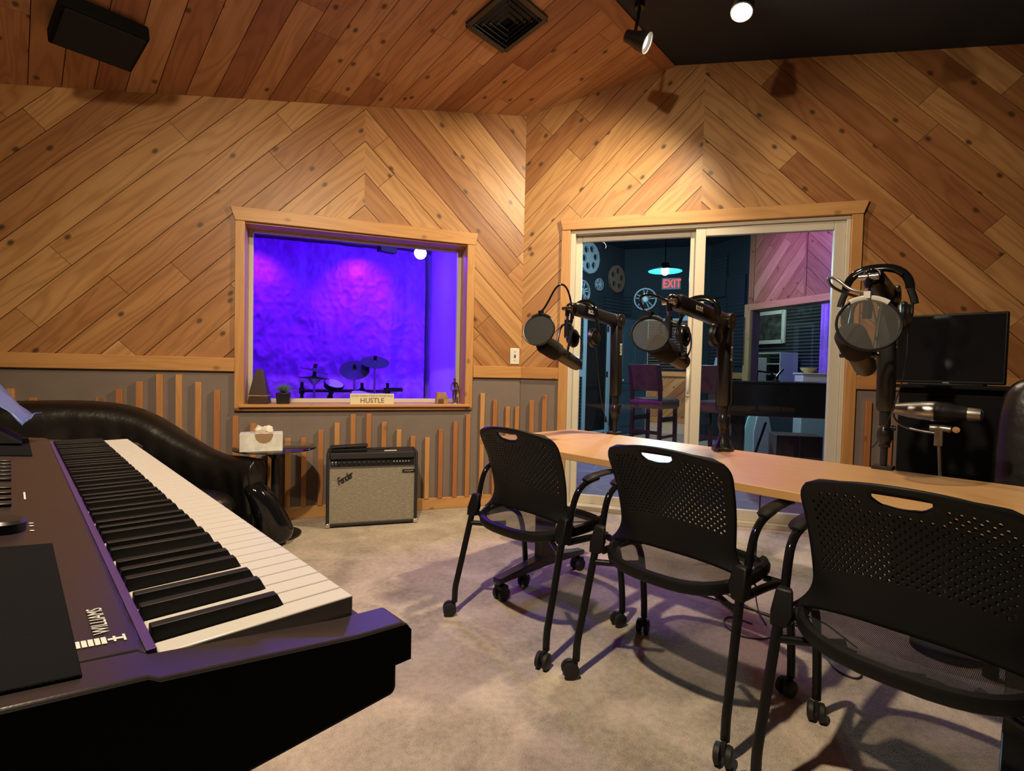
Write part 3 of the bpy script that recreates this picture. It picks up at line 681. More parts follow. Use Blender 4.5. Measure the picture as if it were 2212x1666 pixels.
mb = MB(); mb.loft([[(sx*w, sy*w, z) for sx, sy in ((-1, -1), (1, -1), (1, 1), (-1, 1))] for z, w in ((0, .042), (.078, .048))]); mb.build('pot', 'black_satin', m, bevel=.003)
mb = MB(3); rn = random.Random(4)
for k in range(34):
    a = k*2.4; el = .25+1.15*(k/34); ln = .085-.02*(k/34)
    d = Vector((math.cos(a)*math.cos(el), math.sin(a)*math.cos(el), math.sin(el))); p = Vector((0, 0, .078))
    mb.tube([p, p+d*ln*.5+Vector((0, 0, .004)), p+d*ln], lambda t: .008*(1-t)**.7+.0008, n=6, flat=(1, .5))
mb.build('leaves', 'leaf', m)
mb = MB(); mb.bb((-.044, -.044, .068), (.044, .044, .075)); mb.build('soil', 'box_brown', m)
m = thing('motto_sign', label='cream block sign with brown lettering HUSTLE on the window sill', cat='sign', mw=on(FA, -1.178, .0, SZ))
mb = MB(); mb.bb((-.158, -.012, 0), (.158, .012, .078)); mb.build('block', 'cream', m, bevel=.001)
up = Matrix.Rotation(PI/2, 4, 'X')
text('lettering', 'HUSTLE', .050, Matrix.Translation((0, -.0125, .026)) @ up, 'brown_print', m, sx=1.0, bold=.0006)
text('small_lettering', 'GOOD THINGS COME TO THOSE WHO', .0165, Matrix.Translation((0, -.0125, .061)) @ up, 'brown_print', m, sx=1.0)
m = thing('wood_block_holder', label='small orange brown wooden card block at the right of the window sill', cat='wood block', mw=on(FA, -.645, .05, SZ, R(6)))
mb = MB(); mb.prism([(-.046, 0), (.046, 0), (.046, .062), (.036, .066), (.034, .088), (-.040, .090), (-.044, .05)], -.02, .02, lambda a, b, t: (a, t, b)); mb.build('block', 'block', m, bevel=.002)
mb = MB(); mb.bb((-.030, -.026, .006), (.012, -.0205, .036)); mb.build('front_plate', 'box_brown', m)
m = thing('figurine', label='thin dark standing human figurine at the right end of the window sill', cat='figurine', mw=on(FA, -.535, .07, SZ))
mb = MB()
mb.rev((0, 0, 0), (0, 0, 1), [(0, .030), (.004, .028), (.008, .012)])
mb.build('stand', 'dull_metal', m)
mb = MB()
mb.sphere((0, 0, .192), .0115, sc=(.85, .9, 1.15))
mb.tube([(0, 0, .183), (0, 0, .172), (0, 0, .150), (0, 0, .125), (0, 0, .105)], lambda t: .005+.015*math.sin(min(1, t*1.35)*PI)**.6*(1-.3*t), n=10, flat=(1.15, .7))
for sx in (-1, 1):
    mb.tube([(sx*.008, 0, .108), (sx*.010, 0, .080), (sx*.010, .002, .055), (sx*.008, .002, .030), (sx*.009, -.004, .010)], lambda t: .0085-.0045*t, n=8)
    mb.tube([(sx*.016, 0, .166), (sx*.027, 0, .140), (sx*.030, -.006, .116), (sx*.026, -.010, .098)], lambda t: .0055-.002*t, n=8)
mb.build('body', 'stool_wood', m)

# ---- guitar amplifier
amp = thing('guitar_amplifier', (1.526, 3.365, 0), R(-26.5), label='black guitar combo amplifier with silver grille cloth against the grey wall', cat='guitar amplifier')
W, H, Dp = .612, .512, .235
mb = MB(); t = .022
mb.bb((0, .0, 0.008), (t, Dp, H)); mb.bb((W-t, 0, .008), (W, Dp, H)); mb.bb((t, 0, H-.045), (W-t, Dp, H)); mb.bb((t, 0, .008), (W-t, Dp, .008+t)); mb.bb((t, Dp-.02, .03), (W-t, Dp-.005, H-.045))
mb.build('cabinet', 'amp_tolex', amp, bevel=.012, seg=3)
mb = MB(); mb.bb((t, .010, .03), (W-t, .020, .412)); mb.build('grille_cloth', 'grille_cloth', amp)
cp = thing('control_panel', parent=amp)
mb = MB(); mb.box((W/2, .018, .440), (W-2*t, .006, .056), Euler((-.2, 0, 0))); mb.build('panel_plate', 'black_satin', cp)
mb = MB(); mb.bb((t, .006, .407), (W-t, .014, .414)); mb.bb((t, .010, .414), (t+.004, .016, .468)); mb.bb((W-t-.004, .010, .414), (W-t, .016, .468)); mb.build('silver_trim', 'dull_metal', cp)
for k in range(11):
    x = .082+k*.0325
    mb = MB(); mb.rev((x, .016, .438), (0, -1, .2), [(0, .012), (.004, .012), (.006, .009), (.016, .008), (.017, .002)], n=16); mb.build('knob', 'black_satin', cp)
for x in (.040, .062):
    mb = MB(); mb.rev((x, .016, .440), (0, -1, .2), [(0, .009), (.004, .009), (.005, .004)], n=14); mb.build('input_jack', 'chrome', cp)
for k in range(6):
    x = .447+k*.0205
    mb = MB(); mb.rev((x, .016, .440), (0, -1, .2), [(0, .0085), (.004, .0085), (.012, .006), (.013, .001)], n=14); mb.build('small_knob', 'dull_metal', cp)
text('script_logo', 'Fender', .070, Matrix.Translation((.118, .0085, .335)) @ Matrix.Rotation(PI/2, 4, 'X') @ Matrix.Rotation(R(30), 4, 'Z'), 'black_gloss', amp, depth=.002, shear=.42, sx=.68, spacing=.80, bold=.0012)
mb = MB(); mb.bb((.505, .006, .362), (.592, .0105, .385)); bd = mb.build('badge', 'black_gloss', amp)
mb = MB(); mb.tube([(.518, .005, .372), (.530, .005, .378), (.537, .005, .371), (.548, .005, .377), (.556, .005, .370), (.566, .005, .377), (.580, .005, .374)], .0016, n=6, smooth=1); mb.build('badge_script', 'print_white', bd)
for x in (0, W):
    mb = MB(); sx = 1 if x == 0 else -1
    mb.bb((x-sx*.003, -.003, .004), (x+sx*.028, .02, .034)); mb.build('corner_protector', 'chrome', amp, bevel=.006)
for x, y in ((.05, .03), (W-.05, .03), (.05, Dp-.03), (W-.05, Dp-.03)):
    mb = MB(); mb.cyl((x, y, 0), (x, y, .010), .014, n=12); mb.build('rubber_foot', 'rubber', amp)
mb = MB(); mb.box((.425, .06, H+.0012), (.085, .035, .002)); mb.build('paper_label', 'white_plastic', amp)
fp = thing('foot_pedal', (1.526+.15*.895+.08*.446, 3.365-.15*.446+.08*.895, .512), R(-26.5), label='flat black foot pedal lying on top of the guitar amplifier', cat='pedal')
mb = MB(); mb.bb((-.115, -.055, .0), (.115, .055, .022)); mb.build('pedal_base', 'black_plastic', fp, bevel=.005)
mb = MB(); mb.box((-.005, 0, .036), (.250, .085, .014), Euler((0, R(-2.5), 0))); mb.build('treadle', 'rubber', fp, bevel=.005)
mb = MB(); mb.tube([(.11, .0, .018), (.16, .01, .012), (.22, .03, .007), (.27, .05, .006)], .005, smooth=2); mb.build('cord', 'cable', fp)

# ---- round glass side table + tissue box
gt = thing('glass_side_table', (1.222, 3.44, 0), label='small round smoked glass side table beside the black sofa', cat='side table')
GZ = .575; GR = .250
mb = MB(); mb.rev((0, 0, GZ-.010), (0, 0, 1), [(0, GR-.003), (.002, GR), (.008, GR), (.010, GR-.003)], n=64); mb.build('tabletop', 'glass_smoke', gt)
mb = MB(); mb.rev((0, 0, 0), (0, 0, 1), [(0, .16), (.012, .16), (.022, .05), (.03, .028), (.50, .024), (.545, .07), (.563, .075), (.5645, .07)], n=28); mb.build('pedestal', 'black_satin', gt)
tb = thing('tissue_box', (1.108, 3.353, GZ), R(-19), label='white patterned tissue box with a tissue sticking out on the glass table', cat='tissue box')
mb = MB(); mb.bb((-.118, -.06, 0), (.118, .06, .108)); mb.build('carton', 'card_print', tb, bevel=.002)
mb = MB(); mb.prism([(.050*math.cos(a), .108-.058*abs(math.sin(a))**.9) for a in [PI*k/16 for k in range(17)]], -.0615, -.0601, lambda a, b, t: (a+.015, t, b)); mb.build('opening', 'cardboard', tb)
rn = random.Random(7); mb = MB()
rings = []
for k, (z, r) in enumerate(((.085, .030), (.105, .042), (.125, .055), (.142, .050), (.150, .030))):
    rings.append([(.01+r*math.cos(2*PI*i/14)*(1+.25*rn.uniform(-1, 1)), -.028+r*.62*math.sin(2*PI*i/14)*(1+.3*rn.uniform(-1, 1)), z+.010*rn.uniform(-1, 1)) for i in range(14)])
mb.loft(rings); mb.build('tissue', 'tissue', tb, sharp=20)

# ---- black leather sofa (roll-topped back sweeping down into a low arm)
sofa = thing('leather_sofa', (0, 0, 0), label='black leather sofa with a curved sweeping back along the left wall', cat='sofa')
SP = [(-1.05, 4.22, .74, .10), (-.75, 4.24, .79, .11), (-.3, 4.16, .76, .11), (.02, 4.06, .755, .115), (.30, 3.98, .75, .12), (.50, 3.90, .725, .12), (.64, 3.80, .665, .115), (.78, 3.66, .560, .10), (.92, 3.50, .480, .080), (1.02, 3.37, .468, .078), (1.075, 3.29, .458, .078)]
def spl(t):
    n = len(SP)-1; x = min(t*n, n-1e-6); i = int(x); f = x-i
    p = [Vector(SP[max(0, min(n, i+k))]) for k in (-1, 0, 1, 2)]
    return .5*((2*p[1])+(p[2]-p[0])*f+(2*p[0]-5*p[1]+4*p[2]-p[3])*f*f+(3*p[1]-p[0]-3*p[2]+p[3])*f**3)
mb = MB(); rings = []; rn = random.Random(5); NS = 60
for i in range(NS+1):
    t = i/NS; a = spl(t); b = spl(min(1, t+.01)) if t < .99 else a+(a-spl(t-.01)); T = Vector((b.x-a.x, b.y-a.y, 0)).normalized(); O = Vector((-T.y, T.x, 0))   # outward (towards the wall)
    C = Vector((a.x, a.y, 0)); z, r = a.z, a.w; w = .010*math.sin(t*95)+.007*math.sin(t*41+1)
    prof = [(-r*.55, .10), (-r*.75-w, .34), (-r*.95-w, z-r*.9)] + [(-r*1.02*math.cos(th), z+r*math.sin(th)) for th in [R(q) for q in (0, 30, 60, 90, 120, 150, 180)]] + [(r*.85, z-r*1.2), (r*.55, .30), (r*.55, .05), (-r*.4, .05)]
    rings.append([C + O*o + Vector((0, 0, q)) for o, q in prof])
mb.loft(rings); mb.build('back_and_arm', 'leather', sofa, subsurf=1)
def rounded(pts, z0, z1, r, name, mat):
    mb = MB(); c = Vector((sum(p[0] for p in pts)/len(pts), sum(p[1] for p in pts)/len(pts), 0)); rings = []
    for z, k in ((z0, .0), (z0+.02, 1), (z1-r, 1), (z1-r*.3, .93), (z1, .55), (z1+.012, 0)):
        rings.append([c+(Vector((p[0], p[1], 0))-c)*max(k, .02)*1.0+Vector((0, 0, z)) for p in pts])
    mb.loft(rings); return mb.build(name, mat, sofa, subsurf=2)
rounded([(-.95, 4.10), (-.4, 4.07), (.1, 3.97), (.4, 3.85), (.62, 3.68), (.86, 3.42), (.98, 3.28), (.90, 3.16), (.6, 3.16), (.1, 3.34), (-.5, 3.44), (-.95, 3.46)], .16, .405, .10, 'seat_cushion', 'leather')
rounded([(-.98, 4.18), (.1, 4.03), (.7, 3.70), (1.08, 3.26), (.98, 3.12), (.6, 3.10), (.1, 3.28), (-.5, 3.40), (-.98, 3.42)], .03, .22, .04, 'base', 'leather')
mb = MB(); rings = []
for p, r in (((1.04, 3.31, .40), .05), ((1.05, 3.30, .37), .07), ((1.07, 3.28, .33), .078), ((1.10, 3.27, .28), .085), ((1.135, 3.27, .18), .10), ((1.165, 3.27, .10), .11), ((1.17, 3.27, .04), .10), ((1.16, 3.27, .005), .06)):
    rings.append([Vector(p)+Vector((r*math.cos(2*PI*k/16), r*1.0*math.sin(2*PI*k/16), 0)) for k in range(16)])
mb.loft(rings); mb.build('flared_arm_front', 'black_gloss', sofa, subsurf=1)

# ---- digital piano
KX, KY, KZ = .2167, .4204, .907
kb = thing('digital_piano', (.06, .9, 0), label='black digital stage piano with 88 keys in the left foreground', cat='keyboard')
kb.location = (0, 0, 0)
Y0, Y1 = .378, 1.692
def profile(mb, pts, y0, y1): mb.prism(pts, y0, y1, lambda a, b, t: (a, t, b)); return mb
mb = MB(); profile(mb, [(.244, .832), (.244, .868), (.066, .868), (.066, .912), (.060, .916), (-.13, .938), (-.13, .81), (.02, .817)], KY-.002, KY+1.2275)
mb.build('case', 'kb_body', kb, bevel=.002)
top = [(.249, .858), (.249, .884), (.244, .890), (.200, .893), (.066, .912), (.060, .916), (-.13, .938), (-.13, .858)]
for q0, q1 in ((Y0, KY-.002), (KY+1.2275, Y1)): mb = MB(); profile(mb, top, q0, q1); mb.build('end_cheek', 'kb_body', kb, bevel=.003)
bot = [(.238, .826), (.240, .832), (.240, .8575), (-.13, .8575), (-.13, .805), (.02, .812)]
for q0, q1 in ((Y0+.006, KY-.002), (KY+1.2275, Y1-.006)): mb = MB(); profile(mb, bot, q0, q1); mb.build('end_lower_panel', 'black_matte', kb, bevel=.004)
mb = MB(); profile(mb, [(a, b-.0015) for a, b in top], Y0-.0012, Y0+.001); mb.build('end_side_shade', 'black_matte', kb)  # thin black sheet added over the cheek, standing in for shade on its end
mb = MB(); mb.bb((.0655, KY, .900), (.0715, KY+1.225, .9125)); mb.build('felt_strip', 'felt', kb)
wkey = None; wid = 1.225/52
for i in range(52):
    if wkey is None:
        mb = MB(); g = .0006
        mb.bb((-.1435, g, -.022), (0, wid-g, 0)); wkey = mb.build('white_key', 'ivory', kb, bevel=.0012); o = wkey
    else:
        o = wkey.copy(); COL.objects.link(o)
    o.parent = kb; o.location = (KX, KY+i*wid, KZ)
bkey = None
for i in range(51):
    n = (i+5) % 7                      # A0 = index 5 in C..B
    if n in (2, 6): continue           # no black key above E and B
    off = {0: -.0020, 1: .0020, 3: -.0028, 4: 0, 5: .0028}[n]
    y = KY+(i+1)*wid+off
    if bkey is None:
        mb = MB(); a = .0058; b = .0046
        mb.loft([[(-.095, -a, -.004), (0, -a, -.004), (0, a, -.004), (-.095, a, -.004)], [(-.095, -b, .0115), (-.007, -b, .0105), (-.007, b, .0105), (-.095, b, .0115)]]); bkey = mb.build('black_key', 'black_key', kb, bevel=.0008); o = bkey
    else:
        o = bkey.copy(); COL.objects.link(o)
    o.parent = kb; o.location = (KX-.050, y, KZ)
def ptop(x): return .916+(.060-x)*.116
tilt = math.atan(-.116)
def on_panel(x, y, dz=0): return Matrix.Translation((x, y, ptop(x)+dz)) @ Matrix.Rotation(-tilt, 4, 'Y')
for (y0, y1) in ((.395, .700), (1.36, 1.675)):
    mb = MB(); mb.bb((-.125, y0, 0), (.030, y1, .003)); g = mb.build('speaker_grille', 'kb_grille', kb, bevel=.001)
    for v in g.data.vertices: v.co.z += ptop(v.co.x)-.0005
for k in range(10):
    y = .905+k*.038+(.035 if k > 3 else 0)
    mb = MB(); mb.bb((-.012, -.010, -.001), (.004, .010, .0045)); o = mb.build('button', 'black_satin', kb, bevel=.001); o.matrix_basis = on_panel(-.004, y)
mb = MB(); mb.rev((0, 0, 0), (0, 0, 1), [(0, .022), (.010, .0215), (.013, .018), (.0135, .001)], n=28); o = mb.build('volume_knob', 'black_satin', kb); o.matrix_basis = on_panel(-.010, .775)
for y in (.765, .787, .800):
    mb = MB(); mb.rev((0, 0, 0), (0, 0, 1), [(0, .0022), (.0008, .0022), (.001, .0005)], n=10); o = mb.build('indicator_dot', 'print_white', kb); o.matrix_basis = on_panel(.016, y)
mb = MB(); mb.bb((-.001, -.025, 0), (.001, .025, .0006)); o = mb.build('panel_print', 'print_white', kb); o.matrix_basis = on_panel(.013, .965)
text('maker_name', 'WILLIAMS', .0135, on_panel(.0455, .4785, .0006) @ Matrix.Rotation(PI/2, 4, 'Z'), 'print_white', kb, depth=.0003, sx=.85)
mb = MB()
for k in range(6): mb.bb((.026+k*.0035, .4365, 0), (.0288+k*.0035, .4475, .0006))
mb.bb((.050, .4375, 0), (.0515, .4465, .0006)); mb.bb((.047, .4405, 0), (.056, .4435, .0006)); mb.bb((.0555, .4365, 0), (.057, .4475, .0006))
o = mb.build('maker_emblem', 'print_white', kb)
for v in o.data.vertices: v.co.z += ptop(v.co.x)
st = thing('keyboard_stand', (0, 0, 0), label='black folding stand under the digital piano', cat='keyboard stand')
for y in (.62, 1.42):
    mb = MB(); mb.cyl((.03, y, .022), (-.11, y, .785), .016); mb.cyl((-.11, y+.036, .022), (.0, y+.036, .785), .016); mb.build('leg', 'black_metal', st)
    mb = MB(); mb.bb((-.125, y-.02, .780), (.02, y+.055, .8055)); mb.build('support_arm', 'black_metal', st)
    mb = MB(); mb.bb((-.16, y-.03, 0), (.07, y+.06, .024)); mb.build('foot', 'black_metal', st, bevel=.006)
mb = MB(); mb.cyl((-.045, .62, .36), (-.045, 1.45, .36), .012); mb.build('crossbar', 'black_metal', st)
sh = thing('sheet_holder', (0, 0, 0), label='black box with a glossy plastic sheet coloured as if blue-lit at the far left end of the piano', cat='document holder')
def P3(u, v, y): return hit(u, v, (0, y, 0), (0, 1, 0))
yb = 1.60
b0 = ptop(-.08)
mb = MB(); mb.loft([[(-.13, 1.50, b0+.004), (.020, 1.50, ptop(.02)+.006), (.020, 1.66, ptop(.02)+.006), (-.13, 1.66, b0+.008)], [(-.13, 1.52, .985), (-.03, 1.52, .965), (-.03, 1.66, .965), (-.13, 1.66, .985)]]); mb.build('box', 'black_matte', sh, bevel=.004)
mb = MB(); mb.keep = False
g = []
for (a, b), (c_, d_) in (((-70, 840), (-70, 775)), ((-30, 862), (-30, 808)), ((0, 880), (0, 834)), ((14, 891), (24, 856)), ((22, 893), (42, 872)), ((36, 905), (58, 886)), ((48, 917), (70, 893)), ((60, 905), (90, 888))):
    p, q = P3(a, b, 1.52), P3(c_, d_, 1.62); g.append([p.lerp(q, s/4)+Vector((0, 0, .004*math.sin(s*2+a))) for s in range(5)])
mb.loft(g, closed=False, caps=False); mb.build('plastic_sheet', 'sheet_blue_lit', sh, solid=.0015)

# ---- conference table
TZ = .735
tbl = thing('conference_table', (2.19, .90, 0), label='long maple laminate table in front of the sliding door', cat='table')
mb = MB(41); mb.bb((-.385, -1.24, TZ-.030), (.385, 1.215, TZ)); tt = mb.build('tabletop', 'table', tbl, bevel=.002)
for v in tt.data.vertices:
    if v.co.y > 1.2 and v.co.x < 0: v.co.y -= .0
for y in (.90, -.87):
    lg = thing('leg', (-.195, y, 0), parent=tbl)
    mb = MB(); mb.bb((-.045, -.030, .13), (.055, .030, TZ-.045)); mb.build('column', 'dark_metal', lg, bevel=.006)
    mb = MB(); mb.loft([[(-.335, -.024, .085), (-.335, .024, .085), (-.335, .024, .110), (-.335, -.024, .110)], [(0, -.032, .10), (0, .032, .10), (0, .032, .150), (0, -.032, .150)], [(.31, -.024, .085), (.31, .024, .085), (.31, .024, .110), (.31, -.024, .110)]]); mb.build('foot_bar', 'dark_metal', lg, bevel=.004)
    mb = MB(); mb.bb((-.16, -.03, TZ-.055), (.50, .03, TZ-.0305)); mb.build('top_bracket', 'black_metal', lg, bevel=.004)
    for x in (-.30, .28):
        mb = MB()
        for s in (-1, 1): mb.cyl((x, s*.008, .032), (x, s*.030, .032), .032, n=20)
        mb.bb((x-.022, -.028, .048), (x+.022, .028, .072)); mb.cyl((x, 0, .06), (x, 0, .09), .009, n=10); mb.build('caster', 'rubber', lg, bevel=.003)

# ---- perforated chairs
def chair_back():
    mb = MB(); NU, NV = 46, 32; zhi = .868
    def S(u, v):
        ztop = zhi-.020*u*u; zlo = .508-.048*abs(u)**2.5
        k = max(0, (v-.84)/.16); kb_ = max(0, (.30-v)/.30)
        w = .206+.024*v+.072*kb_**2.2 - .055*(1-math.sqrt(max(0, 1-k*k)))
        z = zlo+(ztop-zlo)*v + (1-abs(u))*0
        lean = -.105-.105*v**1.15 + .030*math.sin(v*PI)
        return Vector((lean+.052*u*u, w*u, z))
    hc, hw, hh_ = 30/32, .265, .088           # handle slot in (u, v)
    def inside(u, v, k=1.0):
        b = (v-hc)/hh_
        lim = hw*(1 if b > 0 else max(0, 1-(-b)**2.4)**.5)
        return abs(u) < lim*k and -1*k < b < .01+.6*(k-1)
    V = {}; gone = set()
    def node(i, j):
        if (i, j) not in V:
            V[(i, j)] = mb.v(S(-1+2*i/NU, j/NV))
        return V[(i, j)]
    for i in range(NU):
        for j in range(NV):
            u, v = -1+2*(i+.5)/NU, (j+.5)/NV
            if inside(u, v): gone.add((i, j)); continue
            c = [node(i, j), node(i+1, j), node(i+1, j+1), node(i, j+1)]
            hole = (i+j) % 2 == 0 and .30 < v < .90 and abs(u) < .86 and not (abs(u) < .36 and v > .81) and not (v > .84 and abs(u) > .78)
            if not hole: mb.f(c); continue
            H = []
            for q in range(8):
                a = R(-157.5+45*q); H.append(mb.v(S(u+.35*2/NU*math.cos(a), v+.35/NV*math.sin(a))))
            # corners at -135, -45, 45, 135 degrees
            for k in range(4):
                k2 = (k+1) % 4
                mb.f([c[k], H[(2*k) % 8], H[(2*k+1) % 8]])
                mb.f([c[k], H[(2*k+1) % 8], H[(2*k+2) % 8], c[k2]])
    # round the slot
    for (i, j), vv in V.items():
        u, v = -1+2*i/NU, j/NV
        if any(q in gone for q in ((i, j), (i-1, j), (i, j-1), (i-1, j-1))):
            b = (v-hc)/hh_
            if b < -.02:
                r = (abs(u/hw)**2+abs(b)**2.4)**.5
                if r > .3: vv.co = S(u/r, max(hc+b/r*hh_, hc-hh_))
    mb.keep = True
    bmesh.ops.recalc_face_normals(mb.bm, faces=mb.bm.faces[:])
    return mb
def make_chair():
    c = thing('stacking_chair')
    chair_back().build('backrest', 'black_plastic', c, solid=.007, sharp=60)
    ring = []
    for k in range(40):
        a = 2*PI*k/40; ca, sa = math.cos(a), math.sin(a)
        x = .035+.235*abs(ca)**.75*(1 if ca > 0 else -1); y = .245*abs(sa)**.75*(1 if sa > 0 else -1)
        ring.append(Vector((x, y, .450+(.012*abs(sa)**3) - (.018 if x > .2 else 0) - .010*max(0, -ca)**2)))
    mb = MB(); mb.tube(ring, .016, n=8, closed=True, flat=(1.0, 1.35)); mb.build('seat_frame', 'black_plastic', c)
    mb = MB(); G = []
    for i in range(13):
        row = []
        for j in range(41):
            p = ring[j % 40]; t = i/12; q = Vector((.035, 0, .425))
            row.append(q.lerp(Vector((p.x, p.y, p.z)), t) + Vector((0, 0, -.010*(1-t*t)*0)))
        G.append(row)
    vr = [[mb.v(p) for p in r] for r in G]
    for i in range(12):
        for j in range(40):
            q = [vr[i][j], vr[i][j+1], vr[i+1][j+1], vr[i+1][j]]
            mb.f(q, [(x.co.x, x.co.y) for x in q])
    mb.build('seat', 'seat_mesh', c)
    for s in (-1, 1):
        y = .262*s
        br = MB(); br.loft([[(-.130, s*.236, .535), (-.108, s*.246, .535), (-.100, s*.279, .535), (-.136, s*.279, .535)], [(-.148, s*.226, .475), (-.108, s*.244, .475), (-.102, s*.284, .475), (-.158, s*.284, .475)], [(-.156, s*.244, .437), (-.122, s*.247, .434), (-.116, s*.282, .434), (-.164, s*.282, .437)]]); br.build('back_bracket', 'black_plastic', c, bevel=.006)
        mb = MB(); mb.tube([(-.125, s*.264, .52), (-.150, s*.266, .42), (-.215, s*.272, .17), (-.228, s*.273, .125), (-.230, s*.273, .06)], .0135, smooth=1); lg = mb.build('leg', 'black_metal', c)
        def wheel(x, y, parent, ang=0):
            mb = MB(); d = Vector((math.sin(ang), math.cos(ang), 0)); t = Vector((math.cos(ang), -math.sin(ang), 0))
            ctr = Vector((x, y, .030))-t*.020
            for q in (-1, 1): mb.rev(ctr+d*q*.006, d*q, [(0, .024), (.003, .030), (.016, .029), (.020, .020), (.021, .002)], n=18)
            mb.loft([[ctr+t*a+d*b+Vector((0, 0, z)) for a, b in ((-.012, -.006), (.026, -.006), (.026, .006), (-.012, .006))] for z in (.0, .034)])
            mb.build('caster', 'rubber', parent)
        wheel(-.232, s*.273, lg, R(25*s+10))
        mb = MB(); mb.tube([(-.10, s*.262, .435), (.02, s*.270, .430), (.14, s*.282, .420), (.205, s*.288, .36), (.235, s*.291, .24), (.250, s*.292, .12), (.252, s*.292, .06)], .0135, smooth=2); lf = mb.build('leg', 'black_metal', c)
        wheel(.252, s*.292, lf, R(-20*s))
        mb = MB(); mb.tube([(-.155, s*.266, .405), (-.11, s*.20, .405), (-.06, s*.13, .415)], .011, smooth=1); mb.build('seat_support', 'black_metal', c)
        mb = MB(); mb.tube([(.14, s*.282, .420), (.12, s*.235, .428)], .011); mb.build('seat_support', 'black_metal', c)
        ar = thing('armrest', parent=c)
        mb = MB(); mb.tube([(-.105, s*.268, .50), (-.085, s*.270, .585), (-.060, s*.273, .635), (-.015, s*.276, .662), (.06, s*.278, .672)], .0125, smooth=2); mb.build('arm_tube', 'black_gloss', ar)
        mb = MB(); mb.tube([(-.025, s*.277, .672), (.02, s*.279, .683), (.10, s*.280, .688), (.165, s*.278, .686), (.20, s*.276, .680)], lambda t: .026*min(1, .55+t*3, .55+(1-t)*4), n=12, flat=(1, .38), smooth=1); mb.build('arm_pad', 'black_plastic', ar)
    return c
CH = [(1.665, 1.555, R(1), 'black perforated plastic chair on casters, farthest one, by the left end of the table'),
      (1.700, .885, 0, 'middle black perforated plastic chair on casters pulled up to the maple table'),
      (1.615, .215, R(-3), 'nearest black perforated plastic chair at the right edge, in front of the dark monitor')]
c0 = make_chair()
for i, (x, y, rz, lb) in enumerate(CH):
    c = c0 if i == 0 else copy_tree(c0)
    c.location = (x, y, 0); c.rotation_euler = (0, 0, rz); tag(c, lb, 'chair', 'chairs along the maple table')

# ---- boom arms, microphones, pop filters and headphones over the table
def boom_arm(base, elbow, end, label, desk_cone, post_r=.017):
    B, K, E_ = Vector(base), Vector(elbow), Vector(end)
    t = thing('boom_arm', B, label=label, cat='microphone arm', group='boom arms on the maple table')
    K = K-B; E_ = E_-B
    mb = MB()
    if desk_cone: mb.rev((0, 0, 0), (0, 0, 1), [(0, .052), (.014, .052), (.018, .046), (.062, .022), (.085, .020)], n=32)
    else: mb.bb((-.035, -.035, 0), (.03, .035, .014)); mb.bb((-.03, -.028, -.001), (-.015, .028, .001)); mb.cyl((0, 0, .01), (0, 0, .10), .013)
    base_o = mb.build('base', 'black_satin', t, bevel=0 if desk_cone else .004)
    if desk_cone: text('base_marking', 'RODE', .012, facing((-.0535, .012, .007), (0, -1, 0), (0, 0, 1)), 'print_white', base_o)
    low = Vector((0, 0, .09)); mid = low.lerp(K, .24)
    mb = MB(); mb.cyl(low, mid, .020); mb.sphere(low+Vector((0, 0, .05)), .034, sc=(1, .8, 1.5)); mb.cyl((0, -.035, .17), (0, .02, .17), .010, n=12); mb.build('lower_joint', 'black_satin', t)
    d = (K-mid).normalized(); ax = Vector((0, 1, 0)); sd = d.cross(ax)
    def bar(name, p, q, wy, wz, mat='black_satin'):
        dd = (q-p).normalized(); n2 = dd.cross(ax).normalized()
        mb = MB(); rings = []
        for s, k in ((0, .82), (.04, 1), (.96, 1), (1, .82)):
            c = p.lerp(q, s); rings.append([c+ax*(wy*k*math.copysign(abs(math.cos(a))**.55, math.cos(a)))+n2*(wz*k*math.copysign(abs(math.sin(a))**.55, math.sin(a))) for a in [2*PI*i/20 for i in range(20)]])
        mb.loft(rings); return mb.build(name, mat, t, sharp=50)
    lo = bar('lower_arm', mid, K, .031, .031)
    mb = MB(); mb.cyl(K+Vector((0, -.036, 0)), K+Vector((0, .036, 0)), .040, n=24); mb.cyl(K+Vector((0, -.040, 0)), K+Vector((0, .040, 0)), .014, n=14); mb.build('elbow', 'black_satin', t, bevel=.003)
    up_o = bar('upper_arm', K, E_+Vector((.05, 0, 0)), .030, .035)
    dd = (E_-K).normalized(); nz = Vector((0, 1, 0)).cross(dd).normalized()
    if nz.z < 0: nz = -nz
    # markings on the camera side (-y)
    text('arm_marking', 'RODE', .030, facing(K.lerp(E_, .62)+Vector((0, -.0312, 0)), -dd, nz), 'print_white', up_o, sx=.8, bold=.0005)
    text('arm_marking', 'RODE', .026, facing(mid.lerp(K, .62)+Vector((.002, -.0320, 0)), d, -sd if sd.x > 0 else sd), 'print_white', lo, sx=1.0, bold=.0005)
    mb = MB(); mb.sphere(E_+Vector((.03, 0, 0)), .030, sc=(1.1, .9, 1)); mb.cyl(E_, E_+Vector((0, 0, -.045)), .012, n=14); mb.build('end_joint', 'black_gloss', t)
    mb = MB(); mb.cyl(E_+Vector((0, 0, -.04)), E_+Vector((0, 0, -.085)), .0085, n=14); mb.cyl(E_+Vector((0, -.030, -.005)), E_+Vector((0, .030, -.005)), .012, n=16); mb.build('mount_thread', 'chrome', t)
    return t
